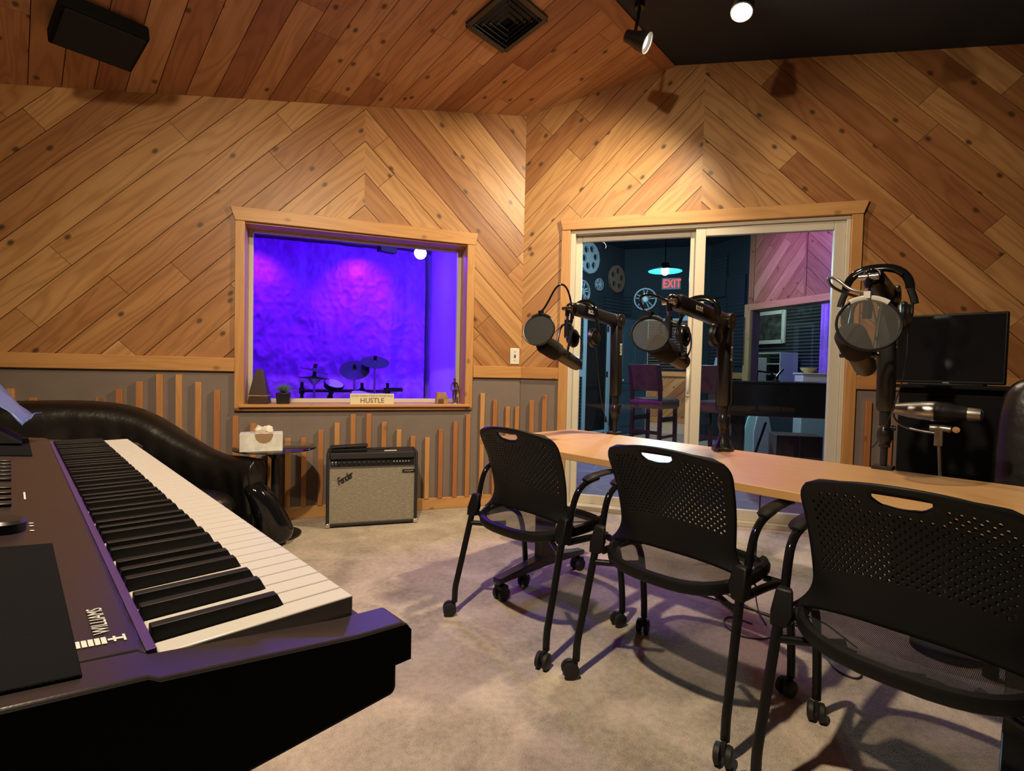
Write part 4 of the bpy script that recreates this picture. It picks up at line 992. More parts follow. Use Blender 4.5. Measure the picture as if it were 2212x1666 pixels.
def microphone(E_, ws, tail, label):
    E_, ws, tail = Vector(E_), Vector(ws), Vector(tail); t = thing('microphone', E_+Vector((0, 0, -.085)), label=label, cat='microphone', group='broadcast microphones on the boom arms')
    o = E_+Vector((0, 0, -.085)); a = ws-o; b = tail-o; d = (b-a).normalized(); L_ = (b-a).length
    mb = MB(); mb.rev(a, d, [(0, .026), (.006, .040), (.02, .047), (.10, .048), (.125, .046), (.13, .034)], n=28); mb.build('foam_windscreen', 'foam', t)
    mb = MB(); mb.rev(a+d*.125, d, [(0, .034), (.004, .037), (L_-.16, .036), (L_-.14, .033), (L_-.130, .024), (L_-.128, .002)], n=28); mb.build('body', 'dark_metal', t)
    c = a+d*.16; y = .043
    mb = MB()
    for s in (-1, 1): mb.tube([(0, s*.008, -.0), (0, s*y, -.012), (c.x*.5, s*y, c.z*.45), (c.x, s*y, c.z)], .0065, n=8, smooth=1, flat=(1, 1)); mb.cyl(c+Vector((0, s*(y-.012), 0)), c+Vector((0, s*(y+.016), 0)), .012, n=16)
    mb.cyl((0, 0, .02), (0, 0, -.07), .015, n=14)
    mb.build('yoke', 'black_satin', t)
    mb = MB(); e = b-d*.05; mb.tube([e+Vector((0, -.030, .0)), e+Vector((.03, -.040, .06)), e+Vector((.02, -.03, .14)), (0.01, -.012, -.02)], .0035, n=8, smooth=2); mb.build('cable', 'cable', t)
    return t
def pop_filter(c, nrm, r, start, ctrl, label, rim_mat, mesh, clip_mat):
    c = Vector(c); n = Vector(nrm).normalized(); t = thing('pop_filter', c, label=label, cat='pop filter', group='pop filters in front of the microphones')
    mb = MB(); x, y = mb.frame(n)
    if y.z < 0: y = -y
    mb.tube([x*r*math.cos(2*PI*k/40)+y*r*math.sin(2*PI*k/40) for k in range(40)], .0042, n=8, closed=True); mb.build('rim', rim_mat, t)
    mb = MB(); mb.disc((0, 0, 0), n, r, 40); mb.build('mesh_screen', mesh, t)
    mb = MB(); arc = [x*(r+.002)*math.cos(a)+y*(r+.002)*math.sin(a) for a in [R(90+q) for q in range(-38, 39, 6)]]
    mb.tube(arc, .0085, n=8, flat=(.7, 1)); mb.box(y*(r+.012), (.022, .018, .022)); mb.build('clip', clip_mat, t)
    mb = MB(); mb.tube([y*(r+.018)]+[Vector(p)-c for p in ctrl]+[Vector(start)-c], .0052, n=10, smooth=3); mb.build('gooseneck', 'black_gloss' if clip_mat != 'pop_white' else 'dull_metal', t)
    return t
def headphones(p, label, drop=.15, half=.085, yaw=0, tiltx=0):
    """hung over an arm: band across y, one cup either side"""
    t = thing('headphones', p, yaw, label=label, cat='headphones', group='studio headphones hung on the boom arms')
    if tiltx: t.rotation_euler = (0, tiltx, yaw)
    top = .012
    arc = [Vector((0, half*math.copysign(abs(math.cos(a))**.8, math.cos(a)), -drop*.42+(drop*.42+top)*math.sin(a))) for a in [PI*k/16 for k in range(17)]]
    mb = MB(); mb.tube(arc, .006, n=10, flat=(2.4, 1)); mb.build('headband', 'black_gloss', t)
    mb = MB(); mb.tube([q-Vector((0, 0, .008)) for q in arc[4:13]], .009, n=10, flat=(1.9, .8)); mb.build('headband_pad', 'leather', t)
    for s in (-1, 1):
        e = thing('ear_cup', (0, s*(half-.004), -drop), parent=t)
        mb = MB(); mb.rev((0, s*.016, 0), (0, -s, 0), [(0, .026), (.004, .036), (.016, .042), (.020, .040)], n=28); mb.build('cup_shell', 'black_satin', e)
        mb = MB(); mb.tube([Vector((.033*math.cos(2*PI*k/28), -s*.012, .040*math.sin(2*PI*k/28))) for k in range(28)], .0125, n=8, closed=True); mb.build('cushion', 'leather', e)
        mb = MB(); mb.tube([(0, s*.004, drop*.58), (0, s*.016, .06), (.0, s*.020, .04)], .006, n=8, flat=(2, 1)); mb.tube([Vector((.045*math.cos(a), s*.012, .045*math.sin(a))) for a in [R(q) for q in range(0, 181, 15)]], .0045, n=8); mb.build('yoke', 'black_metal', e)
    mb = MB(); mb.tube([(0, -half, -drop-.03), (.03, -half, -drop-.2), (.12, -half*.6, -drop-.38), (.24, -half*.2, -drop-.5), (.27, 0, -drop-.53)], .0022, n=6, smooth=2); mb.build('cord', 'cable', t)
    return t
# left station
boom_arm((2.589, 1.796, TZ), (2.575, 1.796, 1.405), (2.125, 1.796, 1.440), 'left black boom arm clamped to the far end of the table', False)
microphone((2.125, 1.796, 1.440), (1.93, 1.796, 1.245), (2.235, 1.796, 1.135), 'left black broadcast microphone behind the round black pop filter')
pop_filter(at(1164, 713, 2.60), (-.86, -.40, .30), .080, (2.15, 1.79, 1.40), [(1.96, 1.80, 1.43), (2.04, 1.80, 1.55), (2.11, 1.80, 1.56), (2.16, 1.80, 1.48)], 'round opaque black pop filter on the left boom arm', 'black_satin', 'pop_mesh_black', 'black_plastic')
headphones((2.265, 1.796, 1.472), 'black headphones hung on the left boom arm', drop=.185)
# middle station
boom_arm((2.506, 1.107, TZ), (2.490, 1.107, 1.360), (1.955, 1.107, 1.405), 'middle black boom arm on a conical base with white lettering', True)
microphone((1.955, 1.107, 1.405), (1.845, 1.107, 1.225), (2.10, 1.107, 1.150), 'middle black broadcast microphone seen through a grey mesh pop filter')
pop_filter(at(1404, 722, 1.99), (-.80, -.50, .33), .069, (1.985, 1.10, 1.385), [at(1392, 672, 2.04), at(1379, 645, 2.05), at(1395, 634, 2.08), at(1425, 642, 2.12)], 'see-through grey mesh pop filter on the middle boom arm', 'black_plastic', 'pop_mesh', 'black_plastic')
headphones((2.22, 1.107, 1.432), 'black headphones hung on the middle boom arm beside its white lettering', drop=.155)
# right station
boom_arm((2.574, .469, TZ), (2.565, .475, 1.440), (2.230, .475, 1.475), 'right black boom arm pointing at the viewer beside the dark monitor', False)
microphone((2.230, .475, 1.475), (2.00, .475, 1.255), (2.26, .475, 1.135), 'right black broadcast microphone with a pale lower body behind a white-rimmed pop filter')
pop_filter(at(1876, 700, 1.64), (-.90, -.36, .30), .087, (2.24, .475, 1.395), [at(1838, 628, 1.72), at(1808, 602, 1.75), at(1786, 598, 1.80), at(1796, 622, 1.86), at(1850, 642, 1.93)], 'grey mesh pop filter with a white clip on the right boom arm', 'black_plastic', 'pop_mesh', 'pop_white')
headphones((2.36, .475, 1.510), 'black headphones resting over the right boom arm in front of the cedar wall', drop=.17, half=.10, yaw=R(10))

# ---- right-hand corner: monitor, rack, stage mic, chair
tv = thing('monitor', (3.30, .30, 0), label='black flat monitor switched off in the right corner behind the table', cat='monitor')
mb = MB(); mb.bb((-.02, -.15, 1.085), (.035, .27, 1.425)); mb.build('screen_housing', 'black_plastic', tv, bevel=.006)
mb = MB(); mb.bb((-.0225, -.140, 1.102), (-.019, .260, 1.416)); mb.build('screen', 'black_gloss', tv)
mb = MB(); mb.bb((.0, .02, 1.080), (.03, .10, 1.15)); mb.bb((-.10, -.08, 1.078), (.10, .20, 1.086)); mb.build('stand', 'black_plastic', tv, bevel=.003)
mb = MB(); mb.bb((-.0235, .05, 1.088), (-.020, .075, 1.093)); mb.build('badge', 'dull_metal', tv)
rk = thing('equipment_desk', (3.44, .10, 0), label='black equipment cabinet under the monitor in the right corner', cat='cabinet')
mb = MB(); mb.bb((-.26, -.36, .03), (.26, .43, 1.062)); mb.bb((-.24, -.34, 0), (.24, .41, .03)); mb.build('carcass', 'black_matte', rk, bevel=.006)
mb = MB(); mb.bb((-.30, -.39, 1.062), (.28, .46, 1.078)); mb.build('top', 'black_matte', rk, bevel=.003)
for y in (-.165, .235):
    mb = MB(); mb.bb((-.275, y-.19, .06), (-.262, y+.19, 1.02)); d_ = mb.build('door', 'black_matte', rk, bevel=.003)
    mb = MB(); mb.cyl((-.285, y+.16, .44), (-.285, y+.16, .58), .006, n=10); mb.build('handle', 'dark_metal', d_)
ms = thing('stage_microphone', (2.74, .30, 0), label='silver and black vocal microphone lying sideways on a stand before the dark cabinet', cat='microphone')
def S(x, y, z): return (x-2.74, y-.30, z)
mb = MB(); a0 = S(2.72, .52, .978); mb.rev(a0, (0, -1, -.02), [(0, .012), (.004, .017), (.05, .021), (.10, .031), (.15, .038), (.185, .041), (.190, .040)], n=28); mb.build('body', 'brushed', ms)
mb = MB(); mb.rev(Vector(a0)+Vector((0, -.190, -.0038)), (0, -1, -.02), [(0, .040), (.002, .042), (.045, .040), (.06, .033), (.10, .029)], n=28); mb.build('collar', 'black_plastic', ms)
mb = MB(); mb.rev(Vector(a0)+Vector((0, -.285, -.006)), (0, -1, -.02), [(0, .027), (.02, .027), (.045, .024), (.052, .012), (.054, .002)], n=28); mb.build('grille', 'dull_metal', ms)
mb = MB(); mb.tube([S(2.72, .470, .962), S(2.72, .466, .93), S(2.72, .43, .902), S(2.72, .37, .890), S(2.72, .315, .886)], .0055, n=10, smooth=2); mb.build('looped_cable', 'dull_metal', ms)
mb = MB(); mb.tube([S(2.72, .345, .906), S(2.72, .31, .908), S(2.72, .275, .905)], .014, n=12); mb.bb(S(2.708, .300, .835), S(2.732, .328, .905)); mb.build('clamp', 'dull_metal', ms, bevel=.003)
mb = MB(); mb.rev(S(2.715, .262, .907), (-1, -.3, 0), [(0, .012), (.008, .012), (.010, .002)], n=18); mb.build('brass_knob', 'block', ms)
mb = MB(); mb.cyl(S(2.72, .312, .85), (.0, -.04, .02), .0065, n=10); mb.build('stand_rod', 'dull_metal', ms)
mb = MB(); mb.rev((0, -.04, 0), (0, 0, 1), [(0, .12), (.012, .12), (.022, .03), (.03, .02)], n=32); mb.build('round_base', 'black_metal', ms)
ch = thing('lounge_chair', (2.755, -.06, 0), R(180), label='black padded high-back chair at the right edge beyond the table', cat='chair')
def lathe_pad(name, pts, parent, mat, sub=2):
    mb = MB(); mb.loft(pts); return mb.build(name, mat, parent, subsurf=sub)
pts = []
for z, w, d0, d1 in ((.42, .10, .20, .30), (.44, .23, .19, .32), (.60, .25, .20, .34), (.85, .25, .23, .37), (1.03, .24, .26, .38), (1.115, .19, .29, .38), (1.13, .10, .31, .36)):
    pts.append([(-d0, -w, z), (-d0, w, z), (-d1, w, z), (-d1, -w, z)])
lathe_pad('backrest', pts, ch, 'leather')
pts = []
for z, k in ((.38, .6), (.39, .95), (.45, 1), (.49, .93), (.50, .5)): pts.append([(-.26*k, -.25*k, z), (.26*k, -.25*k, z), (.26*k, .25*k, z), (-.26*k, .25*k, z)])
lathe_pad('seat', pts, ch, 'leather')
for s in (-1, 1):
    mb = MB(); mb.tube([(-.24, s*.27, .45), (-.22, s*.29, .66), (.15, s*.29, .66), (.20, s*.27, .45)], .02, smooth=2); mb.build('armrest', 'black_metal', ch)
mb = MB(); mb.cyl((0, 0, .10), (0, 0, .39), .03); mb.build('gas_column', 'black_metal', ch)
mb = MB()
for k in range(5): a = 2*PI*k/5+.3; mb.tube([(0, 0, .10), (.22*math.cos(a), .22*math.sin(a), .07)], .018); mb.cyl((.22*math.cos(a), .22*math.sin(a), .0), (.22*math.cos(a), .22*math.sin(a), .075), .024, n=14)
mb.build('star_base', 'black_metal', ch)

# ---- cables on the carpet
def cable(pts, r, mat, label, name='cable'):
    mb = MB(); mb.tube([Vector((p[0], p[1], r+.001 if len(p) == 2 else p[2])) for p in pts], r, n=8, smooth=3); o = mb.build(name, mat)
    tag(o, label, 'cable', 'loose cables under the table'); return o
F = lambda u, v: tuple(floor_at(u, v)[:2])
cable([F(1460, 1270), F(1520, 1290), F(1600, 1312), F(1680, 1335), F(1760, 1372), F(1850, 1412)], .004, 'cable', 'dark cable running across the carpet behind the middle chair')
cable([F(1555, 1275), F(1640, 1330), F(1720, 1345), F(1800, 1390), F(1890, 1445), F(2000, 1462)], .0045, 'cable_grey', 'pale grey cable crossing the carpet below the right end of the table')
cable([F(1625, 1350), F(1570, 1330), F(1560, 1350), F(1600, 1380), F(1660, 1384), F(1700, 1365), F(1650, 1325), F(1760, 1330), F(1850, 1400)], .003, 'cable', 'thin looped cable lying on the carpet right of the middle chair')
cable([F(1770, 1380), F(1790, 1440), F(1850, 1475), F(1868, 1455), F(1800, 1410), F(1770, 1395), F(1850, 1440), F(2010, 1465), F(2090, 1510)], .0035, 'cable', 'black coiled cable on the carpet below the nearest chair')
p = hit(1637, 1070, (2.57, 0, 0), (1, 0, 0))
cable([(2.585, p.y, TZ-.04), (2.58, p.y-.01, .45), (2.56, p.y, .2), (2.52, p.y-.03, .012), (2.40, p.y-.12, .006)], .003, 'cable', 'black cable hanging down from the back of the table')

# ================================================================== DRUM ROOM behind window_1
def A(x, y, z=0): return FA @ Vector((x, y, z))
def wallquad(name, p, q, z0, z1, mat): return quad(name, [(p[0], p[1], z0), (q[0], q[1], z0), (q[0], q[1], z1), (p[0], p[1], z1)], mat)
DL, DR, DD, DH = -3.4, .44, 3.7, 2.75     # drum room in the wall A frame
mb = MB(); mb.f([mb.v(A(*p)) for p in ((DL, .2, 0), (DR, .2, 0), (DR, DD, 0), (DL, DD, 0))]); struct(mb.build('floor_drum_room', 'slate'))
mb = MB(); mb.f([mb.v(A(*p)) for p in ((DL, .01, DH), (DR, .01, DH), (DR, DD, DH), (DL, DD, DH))]); struct(mb.build('ceiling_drum_room', 'drum_wall'))
wallquad('wall_drum_back', A(DL, DD), A(DR, DD), 0, DH, 'drum_wall'); wallquad('wall_drum_left', A(DL, .2), A(DL, DD), 0, DH, 'drum_wall'); wallquad('wall_drum_right', A(DR, .2), A(DR, DD), 0, DH, 'drum_wall')
mb = MB()
for x0, x1, z0, z1 in ((DL, WX0-.02, 0, DH), (WX1+.02, DR, 0, DH), (WX0-.02, WX1+.02, 0, .80), (WX0-.02, WX1+.02, WH+.02, DH)): mb.f([mb.v(A(x0, .226, z0)), mb.v(A(x1, .226, z0)), mb.v(A(x1, .226, z1)), mb.v(A(x0, .226, z1))])
struct(mb.build('wall_drum_front', 'drum_wall'))
# draped cloth: a wavy sheet, crumpled
mb = MB(); import mathutils
rows = []
X0, X1 = -3.3, -.20
for i in range(201):
    row = []
    for j in range(151):
        u, v = i/200, j/150; x = X0+(X1-X0)*u; z = .02+(DH-.06)*v
        n = mathutils.noise.noise(Vector((x*3.2, z*2.2, 0)))*.05+abs(mathutils.noise.noise(Vector((x*6, z*4, 3))))*.05+abs(mathutils.noise.noise(Vector((x*14, z*10, 5))))*.022+mathutils.noise.noise(Vector((x*30, z*20, 9)))*.006
        fold = .05*math.sin(x*13+1.2*math.sin(z*1.3))*max(0, (u-.62)/.38)
        row.append(A(x, DD-.30-.25*max(0, u-.75)+n+fold, z))
    rows.append(row)
mb.loft(rows, closed=False, caps=False); o = mb.build('backdrop_cloth', 'cloth', sharp=180); tag(o, 'crumpled cloth backdrop glowing violet behind the drum kit', 'backdrop')
mb = MB(); mb.cyl(A(.14, 3.25, 0), A(.14, 3.25, DH), .27, n=40); struct(mb.build('column_drum_room', 'drum_wall'))
# lights of the drum room (violet), some with fittings; side and spill are added
def drum_spot(px, py, d, label):
    p = at(px, py, d); t = thing('ceiling_spot', p, label=label, cat='spotlight'); return p, t
bp = at(908, 547, 5.6); t = thing('globe_lamp', bp, label='round glowing blue-white globe lamp under the drum room ceiling', cat='lamp')
mb = MB(); mb.sphere((0, 0, 0), .064, 24, 16); mb.build('globe', 'bulb_blue', t)
mb = MB(); mb.cyl((0, 0, .05), (0, 0, DH-bp.z), .018, n=12); mb.build('holder', 'black_metal', t)
point_lamp('lamp_drum_globe', bp+Vector((0, 0, -.09)), 35, (.10, .02, 1.0), .05)
fx = at(836, 534, 5.8); t = thing('fixture_box', fx, label='small dark box fixture under the drum room ceiling beside the globe lamp', cat='fixture')
mb = MB(); mb.bb((-.10, -.05, -.06), (.10, .05, .03)); mb.build('housing', 'black_plastic', t, bevel=.004)
mb = MB(); mb.cyl((0, 0, .03), (0, 0, DH-fx.z), .012, n=10); mb.build('bracket', 'black_metal', t)
kelvin_spot('lamp_drum_wash', A(-1.3, 1.2, 2.68), A(-1.3, 3.4, .9), 230, (.085, 0, 1.0), 165, 1, .15)
kelvin_spot('lamp_drum_cloth_left', A(-2.42, 2.98, 2.70), A(-2.40, 3.4, 1.9), 55, (.36, .03, 1.0), 95, .9, .04)
kelvin_spot('lamp_drum_cloth_right', A(-1.12, 2.92, 2.70), A(-1.08, 3.4, 1.8), 70, (.38, .03, 1.0), 95, .9, .04)
kelvin_spot('fill_drum_side', A(-.9, 1.2, 2.5), A(.25, 3.1, 1.5), 260, (.085, .04, 1.0), 80, .9, .12)  # added fill without a fitting, brightens the column
kelvin_spot('fill_drum_spill', A(-1.2, 1.6, 2.6), (2.6, .1, 0), 170, (.20, .02, 1.0), 70, .9, .12)  # unseen spot added to throw violet through the window onto the carpet
# electronic drum kit
kit = 'electronic drum kit pieces in the violet drum room'
def stand(name, top, label, cat, r=.012, tripod=True):
    t = thing(name, (top.x, top.y, 0), label=label, cat=cat, group=kit)
    mb = MB(); mb.cyl((0, 0, .12 if tripod else 0), (0, 0, top.z), r, n=12); mb.build('pole', 'chrome', t)
    if tripod:
        for k in range(3):
            a = 2*PI*k/3+.4; mb = MB(); mb.tube([(0, 0, .32), (.24*math.cos(a), .24*math.sin(a), .012)], .010); mb.build('leg', 'chrome', t)
    return t
def cymbal(parent, z, r, tx, ty, name='cymbal'):
    mb = MB(); mb.rev((0, 0, -.012), (0, 0, 1), [(0, r), (.004, r), (.014, r*.45), (.020, r*.18), (.038, r*.10), (.040, .004)], n=40); o = mb.build(name, 'cymbal', parent)
    o.location = (0, 0, z); o.rotation_euler = (tx, ty, 0)
    mb = MB(); mb.cyl((0, 0, .02), (0, 0, .065), .018, n=12); n = mb.build('wing_nut', 'black_plastic', o); return o
p = at(810, 781, 5.75); t = stand('cymbal', p, 'higher dark cymbal on a thin stand, rightmost in the drum room', 'cymbal'); cymbal(t, p.z, .155, R(24), R(-10))
p = at(766, 798, 5.75); t = stand('cymbal', p, 'lower tilted dark cymbal on a thin stand, middle of the drum room', 'cymbal'); cymbal(t, p.z, .160, R(34), R(-22))
p = at(679, 812, 5.4); t = stand('hi_hat', p, 'pair of hi-hat cymbals on a stand at the left of the drum kit', 'hi-hat')
o = cymbal(t, p.z-.015, .150, R(3), R(2), 'lower_cymbal'); o = cymbal(t, p.z+.06, .150, R(6), R(12), 'upper_cymbal')
mb = MB(); mb.cyl((0, 0, p.z-.1), (0, 0, p.z+.13), .006, n=8); mb.rev((0, 0, p.z-.09), (0, 0, 1), [(0, .02), (.055, .07), (.06, .02)]); mb.build('rod', 'chrome', t)
def pad(px, py, d, r, label, tilt):
    p = at(px, py, d); t = thing('drum_pad', p, label=label, cat='drum pad', group=kit); t.rotation_euler = tilt
    mb = MB(); mb.rev((0, 0, -.06), (0, 0, 1), [(0, r*.5), (.01, r*.92), (.05, r), (.062, r), (.064, r*.93)], n=40); mb.build('shell', 'black_plastic', t)
    mb = MB(); mb.rev((0, 0, .001), (0, 0, 1), [(0, r*.93), (.005, r*.91), (.006, .004)], n=40); mb.build('head', 'drum_head', t)
    mb = MB(); mb.cyl((0, 0, -.06), (0, .05, -.20), .014, n=10); mb.build('mount_arm', 'black_metal', t); return p
pad(722, 829, 5.6, .105, 'white-headed drum pad tilted toward the player, beside the hi-hat', (R(26), R(2), 0))
pad(779, 851, 5.5, .105, 'white-headed drum pad just above the motto sign', (R(14), R(0), 0))
pad(822, 858, 5.5, .105, 'white-headed drum pad half hidden right of the motto sign', (R(14), R(-10), 0))
rp = at(735, 850, 6.1); t = thing('drum_rack', (rp.x, rp.y, 0), TA, label='black tubular drum rack carrying the drum pads', cat='drum rack', group=kit)
mb = MB()
mb.tube([(-.42, .05, .80), (-.1, .12, .80), (.25, .12, .80), (.55, .05, .80)], .019); mb.build('crossbar', 'black_metal', t)
for x in (-.42, -.10, .25, .55):
    mb = MB(); mb.cyl((x, .08, 0), (x, .08, .90), .019); mb.build('leg', 'black_metal', t)
    mb = MB(); mb.bb((x-.03, .045, .765), (x+.03, .115, .835)); mb.build('clamp', 'black_plastic', t, bevel=.006)
mb = MB(); mb.bb((.50, -.02, .80), (.72, .06, .845)); mb.build('drum_module', 'black_plastic', t, bevel=.005)
kp = at(745, 864, 5.95); t = thing('kick_pad', (kp.x, kp.y, 0), TA+.3, label='dark rounded kick drum pad standing behind the motto sign', cat='kick pad', group=kit)
mb = MB(); mb.rev((0, -.08, .50), (0, 1, 0), [(0, .20), (.02, .225), (.12, .225), (.14, .2)], n=36); mb.build('shell', 'black_plastic', t)
for s in (-1, 1): mb = MB(); mb.tube([(s*.12, 0, .40), (s*.20, .05, .012)], .014); mb.build('leg', 'black_metal', t)

# ================================================================== LIVE ROOM beyond the sliding door
YL = 5.55                                                        # its left wall, along x
FP = at(1393, 647, 9.5); nF = inB.copy()                           # its far wall, parallel to the door wall
def onfar(u, v, off=0): return hit(u, v, FP-nF*off, nF)
def onleft(u, v, off=0): return hit(u, v, (0, YL-off, 0), (0, 1, 0))
c = Vector((0, YL, 0)); cx_ = FP.x + (FP.y-YL)*nF.y/nF.x; LC = Vector((cx_, YL, 0))   # far-left corner
LH = 3.35
NL = COR + inB*.16
farR = LC + dB*1.47
mb = MB(); mb.f([mb.v(p) for p in (COR+inB*.13+dB*.05, (4.5, YL, 0), LC, farR, LC+dB*2.03-nF*.755, LC+dB*2.03-nF*.755-inA*3.2, COR+dB*4.7+inB*.13)]); mb.f([mb.v(q) for q in (LC+Vector((0, 0, -.004)), LC+nF*2.2-dB*.2-Vector((0, 0, .004)), LC+dB*1.33+nF*2.2-Vector((0, 0, .004)), LC+dB*1.33-Vector((0, 0, .004)))], None, .45, 1); struct(mb.build('floor_live_room', ['slate', 'pale_tile']))
mb = MB(); mb.f([mb.v(Vector((p[0], p[1], LH))) for p in (COR+inB*.13-dB*.4, (3.2, YL+.3, 0), LC+nF*2.3, LC+dB*1.4+nF*2.3, LC+dB*1.4+nF*.1, farR, LC+dB*2.1-nF*.7-inA*3.2, COR+dB*5+inB*.13)]); struct(mb.build('ceiling_live_room', 'black_paint'))
wallquad('wall_live_left', (4.66, YL), LC, 0, LH, 'teal_wall')
wallquad('wall_live_partition', A(.46, .12), (4.66, YL, 0), 0, LH, 'teal_wall')
mb = MB()
for x0, x1, z0, z1 in ((-.05, .36, 0, LH), (2.36, 4.7, 0, LH), (.36, 2.36, 2.24, LH)): mb.f([mb.v(FB @ Vector(p)) for p in ((x0, .135, z0), (x1, .135, z0), (x1, .135, z1), (x0, .135, z1))])
struct(mb.build('wall_live_front', 'teal_wall'))
# far wall with a doorway
def tf(p): return (p-LC).dot(dB)
d0 = tf(onfar(1398, 800)); d1 = tf(onfar(1474, 800)) ; dz = onfar(1440, 693).z
d1 = d0+.80
mb = MB()
def fq(x0, x1, z0, z1, off=0, mi=0, mbx=None):
    (mbx or mb).f([(mbx or mb).v(LC+dB*a-nF*off+Vector((0, 0, z))) for a, z in ((x0, z0), (x1, z0), (x1, z1), (x0, z1))], None, .45, mi)
fq(0, d0, 0, LH); fq(d0, d1, dz, LH); fq(d1, 1.49, 0, LH)
struct(mb.build('wall_live_far', 'teal_wall'))
def fbox(mbx, x0, x1, z0, z1, o0, o1):
    vs = [LC+dB*a-nF*o+Vector((0, 0, z)) for a in (x0, x1) for o in (o0, o1) for z in (z0, z1)]
    V_ = [mbx.v(p) for p in vs]
    for q in ((0, 1, 3, 2), (4, 6, 7, 5), (0, 4, 5, 1), (2, 3, 7, 6), (0, 2, 6, 4), (1, 5, 7, 3)): mbx.f([V_[i] for i in q], [(vs[i].z, a) for a, i in enumerate(q)])
mb = MB(); fbox(mb, d0-.09, d0, 0, dz+.09, -.10, .02); fbox(mb, d1, d1+.09, 0, dz+.09, -.10, .02); fbox(mb, d0, d1, dz, dz+.09, -.10, .02); struct(mb.build('door_2', 'cool_white', bevel=.004))
WR = at(1618, 650, 8.3); WR.z = 0; FWR = Matrix.Translation(WR) @ Matrix.Rotation(math.atan2(-inA.y, -inA.x), 4, 'Z')
def onsplay(u, v, off=0): return hit(u, v, WR+dA*(.02-off), dA)
# foam panels on the far wall and on the left wall
k = 0
for (u0, v0, u1, v1) in ((1305, 640, 1342, 690), (1346, 640, 1364, 682), (1424, 655, 1476, 688), (1542, 560, 1572, 640), (1576, 600, 1612, 680), (1542, 650, 1572, 790), (1576, 690, 1612, 790)):
    f_ = onleft if u0 < 1340 else (onfar if u0 < 1500 else onsplay)
    a, b = f_(u0, v0), f_(u1, v1); 
    dr = Vector((b.x-a.x, b.y-a.y, 0)); n_ = dr.length; dr.normalize(); nn = Vector((0, 1, 0)) if u0 < 1340 else (nF if u0 < 1500 else dA)
    z0, z1 = min(a.z, b.z), max(a.z, b.z)
    mb = MB(); vs = [Vector((a.x, a.y, 0))+dr*x-nn*o+Vector((0, 0, z)) for x in (0, n_) for o in (.005, .05) for z in (z0, z1)]
    V_ = [mb.v(p) for p in vs]
    for q in ((0, 1, 3, 2), (4, 6, 7, 5), (0, 4, 5, 1), (2, 3, 7, 6), (0, 2, 6, 4), (1, 5, 7, 3)): mb.f([V_[i] for i in q])
    o = mb.build('acoustic_foam_panel', 'wedge_foam'); 
    FL = ['below the small film reel', 'under the rust brown film reel', 'above the far white doorway', 'high on the dark wall left of the cedar section', 'beside the top of the big inner window', 'behind the hanging guitar', 'left of the inner window frame']
    tag(o, 'dark blue ribbed acoustic foam panel ' + FL[k], 'acoustic panel', 'acoustic foam panels in the far room'); k += 1
# film reels
def film_reel(p, n, r, spokes, label, mat='reel', style=0):
    t = thing('film_reel', mw=None, loc=p, label=label, cat='film reel', group='film reels hung on the far room walls')
    n = -Vector(n).normalized(); mb = MB(); x, y = mb.frame(n)
    for off in (.012, .040):
        c = n*off
        if style == 0:
            segs = 72
            ro, ri, rh = r, r*.86, r*.30
            for rr0, rr1 in ((ro, ri), (rh, r*.10)):
                for q in range(segs):
                    a0, a1 = 2*PI*q/segs, 2*PI*(q+1)/segs
                    ps = [c+x*rr*math.cos(a)+y*rr*math.sin(a) for rr, a in ((rr0, a0), (rr0, a1), (rr1, a1), (rr1, a0))]
                    mb.f([mb.v(p_) for p_ in ps])
            for q in range(spokes):
                a = 2*PI*q/spokes+.3
                d = x*math.cos(a)+y*math.sin(a); e = y*math.cos(a)-x*math.sin(a)
                for sgn in (-1, 1):
                    ps = [c+d*rh*.9+e*sgn*r*.02, c+d*rh*.9+e*sgn*r*.12, c+d*ri*1.02+e*sgn*r*.24, c+d*ri*1.02+e*sgn*r*.10]
                    mb.f([mb.v(p_) for p_ in ps])
        else:                                # solid disc with round holes
            hs = [(r*.58, 2*PI*q/spokes+.2) for q in range(spokes)]
            N = 46
            for i in range(N):
                for j in range(N):
                    u, v = (-1+2*(i+.5)/N)*r, (-1+2*(j+.5)/N)*r
                    if math.hypot(u, v) > r*.985 or math.hypot(u, v) < r*.09: continue
                    if any(math.hypot(u-a*math.cos(b), v-a*math.sin(b)) < r*.21 for a, b in hs): continue
                    h = r/N; mb.f([mb.v(c+x*(u+a*h)+y*(v+b*h)) for a, b in ((-1, -1), (1, -1), (1, 1), (-1, 1))])
    bmesh.ops.remove_doubles(mb.bm, verts=mb.bm.verts[:], dist=1e-4)
    mb.build('flanges', mat, t, solid=.003)
    mb = MB(); mb.cyl(n*.001, n*.044, r*.16, n=24); mb.build('hub', mat, t)
film_reel(onleft(1271, 557), (0, 1, 0), .27, 6, 'large film reel with round holes, highest on the far left wall', style=1)
film_reel(onleft(1256, 630), (0, 1, 0), .190, 5, 'pale five-spoke film reel next to the left edge of the sliding door glass')
film_reel(onleft(1292, 615), (0, 1, 0), .105, 6, 'smallest film reel, between the pale one and the rust brown one')
film_reel(onleft(1330, 603), (0, 1, 0), .245, 5, 'dim rust brown film reel in the far room corner', 'reel_brown', 1)
film_reel(onfar(1394, 647), nF, .205, 5, 'pale five-spoke film reel under the exit sign, above the white doorway')
# exit sign
p = onfar(1450, 613, .02); t = thing('exit_sign', p, TB, label='red lit EXIT sign under the pendant lamp in the far room', cat='exit sign')
mb = MB(); mb.bb((-.165, -.012, -.105), (.165, .018, .105)); mb.build('sign_box', 'exit_face', t, bevel=.01)
text('lettering', 'EXIT', .205, Matrix.Translation((0.012, -.0135, -.005)) @ Matrix.Rotation(PI/2, 4, 'X'), 'exit_red', t, sx=.70, bold=.002, spacing=1.08)
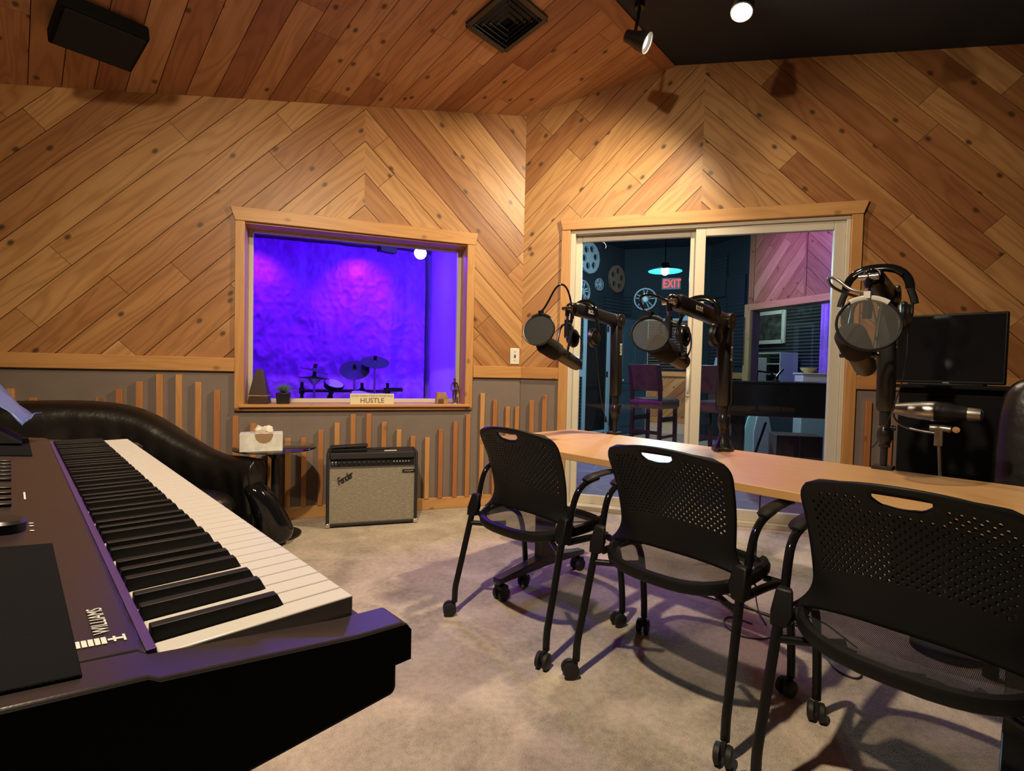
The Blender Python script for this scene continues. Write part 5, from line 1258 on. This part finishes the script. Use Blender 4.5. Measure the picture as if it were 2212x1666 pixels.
# pendant lamp
p = at(1437, 580, 6.3); t = thing('pendant_lamp', p, label='enamel pendant lamp with a glowing cyan bulb hanging in the far room', cat='pendant lamp')
mb = MB(); mb.rev((0, 0, -.035), (0, 0, 1), [(0, .195), (.003, .200), (.03, .12), (.055, .055), (.10, .045), (.105, .015)], n=48, caps=False); mb.build('shade', 'cyan_shade', t, solid=.003)
mb = MB(); mb.sphere((0, 0, -.035), .048, 20, 12); mb.build('bulb', 'bulb_cyan', t)
mb = MB(); mb.cyl((0, 0, .07), (0, 0, LH-p.z), .006, n=8); mb.build('cord', 'black_plastic', t)
point_lamp('lamp_pendant', p+Vector((0, 0, -.12)), 120, (.40, .85, 1.0), .05)
kelvin_spot('lamp_live_violet', (4.35, 4.2, 1.3), (5.7, 3.3, .3), 26, (.50, .05, 1.0), 130, .8, .12)
kelvin_spot('fill_through_door', (6.4, 2.5, 2.7), (2.0, .6, .0), 18, (.42, .12, 1.0), 50, .9, .12)  # unseen spot added to tint the carpet violet from the far room
kelvin_spot('fill_live_floor', (4.5, 3.3, 3.15), (4.1, 2.1, 0), 110, (.62, .22, 1.0), 95, .9, .12)  # violet fill added over the floor just beyond the door
kelvin_spot('lamp_live_wood', (6.0, 3.8, 3.2), (7.7, 2.2, 2.6), 380, (.40, .10, 1.0), 80, .9, .10)
point_lamp('lamp_far_hall', LC+dB*(d0+.4)+nF*1.1+Vector((0, 0, 2.6)), 110, (1.0, .86, .70), .1)
area_lamp('fill_live_cool', (6.6, 4.4, 3.3), (7.6, 5.2, 1.0), 24, (.42, .75, 1.0), .8)  # soft cool fill added for the far walls, no fitting
# hall beyond the doorway
HC = LC+nF*2.6
mb = MB(); mb.M = Matrix.Identity(4)
q0, q1 = LC+nF*2.2-dB*.5, LC+nF*2.2+dB*1.33
wallquad('wall_hall', q0, q1, 0, LH, 'wedge_foam')
mb = MB(61)
Fh = Matrix.Translation(LC+nF*2.18) @ Matrix.Rotation(TB, 4, 'Z')
planks(mb, [(-.5, .10), (1.33, .10), (1.33, 1.02), (-.5, 1.02)], R(45), .16, 0, 'H', lw)
o = mb.build('wall_hall_wainscot', 'cedar'); o.matrix_world = Fh; struct(o)
board('trim_6', Fh, -.5, 1.33, 1.02, 1.12, -.03, .0, seed=62); board('baseboard_hall', Fh, -.5, 1.33, 0, .10, -.02, .0, seed=63)
wallquad('wall_hall_left', LC-dB*.0+nF*.0, LC+nF*2.2-dB*.2, 0, LH, 'dark_wall'); wallquad('wall_hall_right', LC+dB*1.33+nF*.1, LC+dB*1.33+nF*2.2, 0, LH, 'dark_wall')
# open door leaf (teal, arched panels) hinged at the doorway
hL = floor_at(1336, 930); hL = at(1336, 800, 9.15); hL.z = 0; hR = LC+dB*(d0-.02)-nF*.04; dd = (hR-hL); ln = dd.length; ang = math.atan2(dd.y, dd.x)
t = thing('open_door', (hL.x, hL.y, 0), ang, label='open dark teal panelled door beside the far doorway', cat='door')
mb = MB(); mb.bb((0, -.02, .01), (ln, .02, 2.03)); mb.build('door_leaf', 'teal_door', t, bevel=.004)
mb = MB()
for x0, x1 in ((.10*ln, .46*ln), (.54*ln, .90*ln)):
    for z0, z1 in ((.14, .78), (.90, 1.75)):
        mb.tube([(x0, -.022, z0), (x1, -.022, z0), (x1, -.022, z1), ((x0+x1)/2, -.022, z1+(.10 if z1 > 1 else 0)), (x0, -.022, z1)], .010, n=6, closed=True)
mb.build('moulding', 'teal_door', t)
mb = MB(); mb.sphere((.06, -.055, .95), .028); mb.cyl((.06, -.02, .95), (.06, -.05, .95), .012); mb.build('door_knob', 'chrome', t)
# door and sidelight in the left wall
def lx(u, v=800): return onleft(u, v).x
t = struct(thing('door_3', (0, YL, 0)))
x0, x1, x2 = lx(1231), lx(1258), lx(1306)
mb = MB()
for a, b in ((x0-.0, x0+.04), (x1-.045, x1+.045), (x2, x2+.10)): mb.bb((a, -.05, 0), (b, .02, 2.08))
mb.bb((x0, -.05, 2.08), (x2+.10, .02, 2.16)); mb.bb((x0, -.045, 1.00), (x1, .02, 1.12)); mb.bb((x1, -.045, 0.02), (x2, .01, .06)); mb.build('frame', 'cool_white', t, bevel=.004)
mb = MB(); mb.bb((x1+.045, -.03, .07), (x2, -.005, 2.08)); mb.build('door_leaf', 'black_satin', t)
mb = MB(); mb.bb((x0+.04, -.03, 0.1), (x1-.045, -.01, 1.0)); mb.bb((x0+.04, -.03, 1.12), (x1-.045, -.01, 2.08)); mb.build('foam_infill', 'wedge_foam', t)
mb = MB()
for z in (.25, 1.05, 1.85): mb.bb((x2-.01, -.06, z-.05), (x2+.02, -.045, z+.05))
mb.build('hinge', 'dull_metal', t)
# bar stools
def bar_stool(u, v, dist, rz, label):
    p = at(u, v, dist); t = thing('bar_stool', (p.x, p.y, 0), rz, label=label, cat='bar stool', group='leather bar stools in the far room')
    for sx in (-1, 1):
        for sy in (-1, 1):
            mb = MB()
            top = 1.20 if sx < 0 else .70; lean = -.07 if sx < 0 else 0
            pr = [(sx*.205, 0), (sx*.19, .68)] + ([(sx*.19-.03, .95), (sx*.19-.085, 1.19)] if sx < 0 else [])
            mb.loft([[(x+a*.021, sy*.19+b*.021, z) for a, b in ((-1, -1), (1, -1), (1, 1), (-1, 1))] for x, z in pr]); mb.build('leg', 'stool_wood', t, bevel=.003)
    mb = MB()
    for z in (.22,): mb.bb((.17, -.19, z-.02), (.21, .19, z+.02)); mb.bb((-.21, -.19, z+.13), (-.17, .19, z+.17))
    for s in (-1, 1): mb.bb((-.19, s*.19-.012, .30), (.19, s*.19+.012, .335)); mb.bb((-.19, s*.19-.012, .50), (.19, s*.19+.012, .56))
    mb.build('stretcher', 'stool_wood', t, bevel=.003)
    pts = []
    for z, k in ((.66, .96), (.70, 1.0), (.755, 1.0), (.785, .93), (.79, .5)): pts.append([(-.22*k, -.225*k, z), (.235*k, -.225*k, z), (.235*k, .225*k, z), (-.22*k, .225*k, z)])
    mb = MB(); mb.loft(pts); mb.build('seat', 'stool_leather', t, bevel=.012, seg=3)
    mb = MB(); mb.loft([[(x0_, y, z) for y, x0_ in ((-.215, x-.02), (0, x-.045), (.215, x-.02), (.215, x+.02), (0, x-.005), (-.215, x+.02))] for z, x in ((.88, -.200), (.93, -.205), (1.10, -.245), (1.20, -.272))]); mb.build('backrest', 'stool_leather', t, bevel=.008)
    return t
bar_stool(1412, 900, 6.55, R(2), 'leather bar stool fully visible through the left glass, left side lit purple')
bar_stool(1555, 900, 6.1, R(2), 'leather bar stool half hidden behind the middle boom arm')
# cedar section with the inner window on the right
mb = MB(71)
top = LH-.02
planks(mb, [(.10, 2.20), (1.02, 2.20), (1.02, top), (.10, top)], R(50), .17, 0, 'P', lw); planks(mb, [(1.04, 2.20), (3.2, 2.20), (3.2, top), (1.04, top)], R(-45), .17, .05, 'Q', lw)
mb.bb((0, -.015, 2.2), (.10, .02, top), tone=.6); mb.bb((1.015, -.01, 2.2), (1.045, .02, top), tone=.9)
mb.f([mb.v(q) for q in ((0, .02, 0), (3.2, .02, 0), (3.2, .02, .80), (0, .02, .80))], None, .5, 1)
mb.f([mb.v(q) for q in ((-.95, .02, 0), (0, .02, 0), (0, .02, LH), (-.95, .02, LH))], None, .5, 1)
mb.f([mb.v(q) for q in ((0, .02, 2.2), (3.2, .02, 2.2), (3.2, .02, top), (0, .02, top))], None, .5, 2)
o = mb.build('wall_live_cedar', ['cedar', 'teal_wall', 'gap']); o.matrix_world = FWR; struct(o)
t = struct(thing('window_2', mw=FWR))
mb = MB(72); mb.bb((-.06, -.03, .80), (.06, .02, 2.22)); mb.bb((.06, -.03, 2.12), (3.2, .02, 2.22)); mb.bb((.06, -.03, .80), (3.2, .02, .90)); mb.build('casing', 'trim', t, bevel=.004)
mb = MB(73); mb.bb((.06, .02, .88), (.075, .16, 2.12)); mb.bb((.06, .02, 2.11), (3.2, .16, 2.125)); mb.bb((.06, .02, .88), (3.2, .16, .90)); mb.build('reveal', 'dark_wood', t)
mb = MB(); mb.f([mb.v(q) for q in ((.06, .14, .9), (3.2, .14, .9), (3.2, .14, 2.12), (.06, .14, 2.12))]); mb.build('glass_pane', 'glass', t)
mb = MB(74); mb.bb((-.60, -.03, 1.03), (-.06, .02, 1.13)); o = mb.build('trim_7', 'trim', bevel=.003); o.matrix_world = FWR; struct(o)
# room behind the inner window
o = None
def wq(name, pts, mat):
    mb = MB(); mb.f([mb.v(FWR @ Vector(p)) for p in pts]); return struct(mb.build(name, mat))
wq('wall_kitchen_back', [(-1.35, 1.5, 0), (3.5, 1.5, 0), (3.5, 1.5, 2.8), (-1.35, 1.5, 2.8)], 'wedge_foam'); wq('wall_kitchen_left', [(-1.35, .17, 0), (-1.35, 1.5, 0), (-1.35, 1.5, 2.8), (-1.35, .17, 2.8)], 'dark_wall')
wq('wall_kitchen_right', [(3.4, .17, 0), (3.4, 1.5, 0), (3.4, 1.5, 2.8), (3.4, .17, 2.8)], 'dark_wall'); wq('ceiling_kitchen', [(-1.35, .17, 2.8), (3.5, .17, 2.8), (3.5, 1.5, 2.8), (-1.35, 1.5, 2.8)], 'black_paint'); wq('floor_kitchen', [(-1.35, .17, 0), (3.5, .17, 0), (3.5, 1.5, 0), (-1.35, 1.5, 0)], 'pale_tile')
wq('wall_kitchen_front', [(-1.35, .17, 0), (-.95, .17, 0), (-.95, .17, 2.8), (-1.35, .17, 2.8)], 'dark_wall')
def kl(u, v, y0): return FWR.inverted() @ hit(u, v, FWR @ Vector((0, y0, 0)), FWR.to_3x3() @ Vector((0, 1, 0)))
def kb_thing(name, x, y, z, label, cat): return thing(name, mw=FWR @ Matrix.Translation((x, y, z)), label=label, cat=cat)
t = kb_thing('tall_cabinet', kl(1629, 770, .80).x, .80, 0, 'pale tall cabinet at the left inside the inner window', 'cabinet')
mb = MB(); mb.bb((-.13, -.16, 0), (.13, .16, 1.40)); mb.build('carcass', 'kitchen', t, bevel=.004)
for z0, z1 in ((.05, .72), (.74, 1.14), (1.16, 1.38)): mb = MB(); mb.bb((-.12, -.172, z0), (.12, -.16, z1)); mb.build('door', 'kitchen', t, bevel=.003)
t = kb_thing('shelf_unit', kl(1672, 770, 1.22).x, 1.22, 0, 'pale open shelf unit with dark appliances seen through the inner window', 'shelf')
mb = MB()
for x in (-.30, .32): mb.bb((x-.012, -.2, 0), (x+.012, .2, 1.50))
mb.build('upright', 'kitchen', t)
for z in (.85, 1.12, 1.30, 1.49): mb = MB(); mb.bb((-.30, -.2, z-.012), (.32, .2, z+.012)); mb.build('shelf_board', 'kitchen', t)
t = kb_thing('framed_picture', kl(1664, 708, 1.47).x, 1.47, kl(1664, 708, 1.47).z, 'pale framed dark picture on the wall seen through the inner window', 'picture')
mb = MB()
for a in (-1, 1): mb.bb((a*.30-.035, -.02, -.30), (a*.30+.035, .02, .30)); mb.bb((-.30, -.02, a*.27-.035), (.30, .02, a*.27+.035))
mb.build('frame', 'kitchen', t, bevel=.004)
mb = MB(); mb.bb((-.27, -.005, -.24), (.27, .01, .24)); mb.build('print', plain('dark_print', (.05, .055, .055), .4, vary=.8, vscale=9), t)
t = kb_thing('coffee_maker', kl(1672, 770, 1.22).x+.06, 1.20, 1.132, 'small dark appliance on a shelf seen through the inner window', 'appliance')
mb = MB(); mb.bb((-.10, -.12, 0), (.10, .10, .03)); mb.bb((-.10, .0, .03), (.10, .10, .15)); mb.build('body', 'black_plastic', t, bevel=.008)
t = kb_thing('pot', kl(1672, 770, 1.22).x-.05, 1.20, .862, 'dark cooking pot on the lowest visible shelf inside the inner window', 'pot')
mb = MB(); mb.rev((0, 0, 0), (0, 0, 1), [(0, .09), (.10, .10), (.102, .095), (.13, .01)], n=24); mb.build('pot_body', 'dark_metal', t)
area_lamp('lamp_kitchen', FWR @ Vector((-.25, .62, 2.7)), FWR @ Vector((-.6, 1.2, 1)), 14, (.80, 1.0, .88), .5)
t = kb_thing('violet_curtain', kl(1772, 720, 1.2).x, 1.2, 0, 'violet glowing fabric strip at the right inside the inner window', 'curtain')
mb = MB(); g = []
for i in range(25): u = i/24; g.append([(.9*u, .03*math.sin(u*30), z) for z in (.02, .9, 1.8, 2.7)])
mb.loft(g, closed=False, caps=False); mb.build('cloth', 'strip_violet', t, solid=.004)
kelvin_spot('lamp_curtain', FWR @ Vector((.55, .45, 2.6)), FWR @ Vector((.55, 1.2, 1.6)), 60, (.22, .0, 1.0), 80, .8, .1)
# grand piano
pa, pb = at(1600, 822, 4.9), at(1800, 827, 4.72); dr = Vector((pb.x-pa.x, pb.y-pa.y, 0)).normalized(); nr = Vector((-dr.y, dr.x, 0))
if nr.dot(inB) < 0: nr = -nr
gp = thing('grand_piano', (pa.x, pa.y, 0), math.atan2(dr.y, dr.x), label='black grand piano with closed lid behind the right door glass', cat='piano')
out = [(-.10, 0), (1.40, 0), (1.45, .05), (1.45, 1.10), (1.30, 1.16), (.95, 1.12), (.70, 1.0), (.5, .85), (.25, .72), (-.02, .64), (-.14, .50), (-.18, .26), (-.16, .06)]
mb = MB(); mb.prism(out, .735, 1.020, lambda a, b, t: (a, b, t)); mb.build('case', 'piano', gp, bevel=.006)
mb = MB(); mb.prism([(a*1.008, b*1.01-.008) for a, b in out], 1.022, 1.043, lambda a, b, t: (a, b, t)); mb.build('lid', 'piano', gp, bevel=.006)
mb = MB(); mb.prism([(-.08, .04), (1.38, .04), (1.38, 1.05), (.8, .98), (.3, .66), (-.1, .46)], .715, .736, lambda a, b, t: (a, b, t)); mb.build('soundboard', 'box_brown', gp)
for x, y in ((.03, .30), (1.30, .15), (1.30, 1.0)):
    mb = MB(); mb.loft([[(x+a*w, y+b*w, z) for a, b in ((-1, -1), (1, -1), (1, 1), (-1, 1))] for z, w in ((.05, .035), (.55, .055), (.72, .065))]); mb.cyl((x, y, 0), (x, y, .06), .028, n=14); mb.build('leg', 'piano', gp, bevel=.004)
mb = MB(); mb.bb((1.34, .48, .10), (1.40, .68, .16)); mb.cyl((1.37, .52, .16), (1.37, .52, .72), .014); mb.cyl((1.37, .64, .16), (1.37, .64, .72), .014); mb.build('pedal_lyre', 'piano', gp)
# small things around the piano
def on_piano(u, v): return hit(u, v, (0, 0, 1.043), (0, 0, 1))
p = gp.matrix_basis @ Vector((0, 0, 0))
mp = at(1676, 820, 5.15); mp.z = 1.043
t = thing('desk_microphone_arm', mp, math.atan2(dr.y, dr.x), label='small folded black microphone arm standing on the piano lid', cat='microphone arm')
mb = MB(); mb.rev((0, 0, 0), (0, 0, 1), [(0, .035), (.012, .035), (.02, .012), (.05, .010)], n=20); mb.build('base', 'black_satin', t)
mb = MB(); mb.tube([(0, 0, .04), (-.05, 0, .085), (-.17, .0, .100)], .009); mb.build('boom', 'black_gloss', t)
mb = MB(); mb.tube([(0, 0, .04), (.03, 0, .08), (.065, 0, .125)], .010); mb.build('counter_arm', 'black_gloss', t)
mb = MB(); mb.tube([(-.17, 0, .10), (-.175, 0, .05), (-.175, 0, .0)], .010); mb.build('mic_capsule', 'black_satin', t)
mb = MB(); mb.tube([Vector((-.05+.038*math.cos(2*PI*k/24), 0, .125+.038*math.sin(2*PI*k/24))) for k in range(24)], .003, n=6, closed=True); mb.build('ring', 'black_gloss', t)
bw = at(1762, 806, 6.7); t = thing('ledge_cabinet', (bw.x, bw.y, 0), math.atan2(dr.y, dr.x), label='pinkish wooden cabinet behind the piano carrying the yellow bowl', cat='cabinet')
zt = at(1762, 806, 6.7).z
mb = MB(); mb.bb((-.19, -.15, 0), (.32, .2, zt-.02)); mb.build('carcass', 'panel_pale', t, bevel=.004)
mb = MB(); mb.bb((-.21, -.17, zt-.02), (.34, .22, zt)); mb.build('top', 'panel_pale', t, bevel=.003)
b2 = hit(1748, 804, (0, 0, zt), (0, 0, 1)); b2 = Vector((bw.x, bw.y, zt)) - dr*.085
t = thing('bowl', b2, label='yellow bowl on the pink cabinet behind the piano', cat='bowl')
mb = MB(); mb.rev((0, 0, 0), (0, 0, 1), [(0, .045), (.004, .05), (.03, .082), (.062, .100), (.064, .097), (.03, .076), (.01, .03)], n=36); mb.build('bowl_body', 'yellow_bowl', t)
g1 = onsplay(1556, 720, .06); t = thing('hanging_guitar', (g1.x, g1.y, 0), math.atan2(-inA.y, -inA.x), label='pale headstock guitar hanging on the dark wall left of the inner window', cat='guitar')
mb = MB(); mb.bb((-.022, -.055, 1.35), (.022, -.030, 2.05)); mb.build('neck', 'dark_wood', t, bevel=.004)
mb = MB(); mb.prism([(-.05, 1.10), (.05, 1.10), (.075, 1.20), (.03, 1.38), (-.03, 1.38), (-.075, 1.20)], -.06, -.03, lambda a, b, t_: (a, t_, b)); mb.build('upper_body', 'cool_white', t, bevel=.006)
mb = MB(); mb.prism([(-.13, .55), (.13, .55), (.17, .70), (.11, .90), (.13, 1.02), (.05, 1.12), (-.05, 1.12), (-.13, 1.02), (-.11, .90), (-.17, .70)], -.075, -.03, lambda a, b, t_: (a, t_, b)); mb.build('body', 'box_brown', t, bevel=.006)
mb = MB(); mb.bb((-.03, -.05, 2.05), (.03, -.0, 2.12)); mb.build('wall_hook', 'black_metal', t)
for (u, w, mt, lb, h_, dd_) in ((1632, .12, 'kitchen', 'pale ribbed panel leaning under the piano, left of the rounded one', .62, 6.6), (1650, .10, 'panel_pale', 'pinkish rounded tall board leaning under the piano', .66, 6.3)):
    p = at(u, 900, dd_); t = thing('leaning_board', (p.x, p.y, 0), math.atan2(dr.y, dr.x), label=lb, cat='board')
    ps = [(-w, 0), (w, 0), (w*1.05, h_*.6), (w*.7, h_*.9), (w*.2, h_)] + [(-w*.2, h_), (-w*.7, h_*.9), (-w*1.05, h_*.6)]
    mb = MB(); mb.prism(ps, -.02, .02, lambda a, b, t_: (a, t_+b*.08, b)); mb.build('board', mt, t, bevel=.006)
p = at(1722, 930, 5.9); t = thing('equipment_case', (p.x, p.y, 0), math.atan2(dr.y, dr.x), label='brown box case on the floor under the grand piano', cat='case')
mb = MB(); mb.bb((-.25, -.15, 0), (.22, .2, .44)); mb.build('shell', 'box_brown', t, bevel=.006)
mb = MB(); mb.bb((-.02, -.157, .0), (0, -.15, .44)); mb.build('seam_strip', 'dull_metal', t)
p = at(1628, 920, 5.6); t = thing('microphone_stand', (p.x, p.y, 0), math.atan2(dr.y, dr.x), label='black tripod microphone stand leaning in front of the pale boards', cat='microphone stand')
mb = MB(); mb.tube([(-.02, 0, .10), (.12, 0, .60)], .012); mb.build('pole', 'black_metal', t)
for k in range(3):
    a = 2*PI*k/3; mb = MB(); mb.tube([(-.01, 0, .14), (-.02+.2*math.cos(a), .2*math.sin(a), .008)], .008); mb.build('leg', 'black_metal', t)
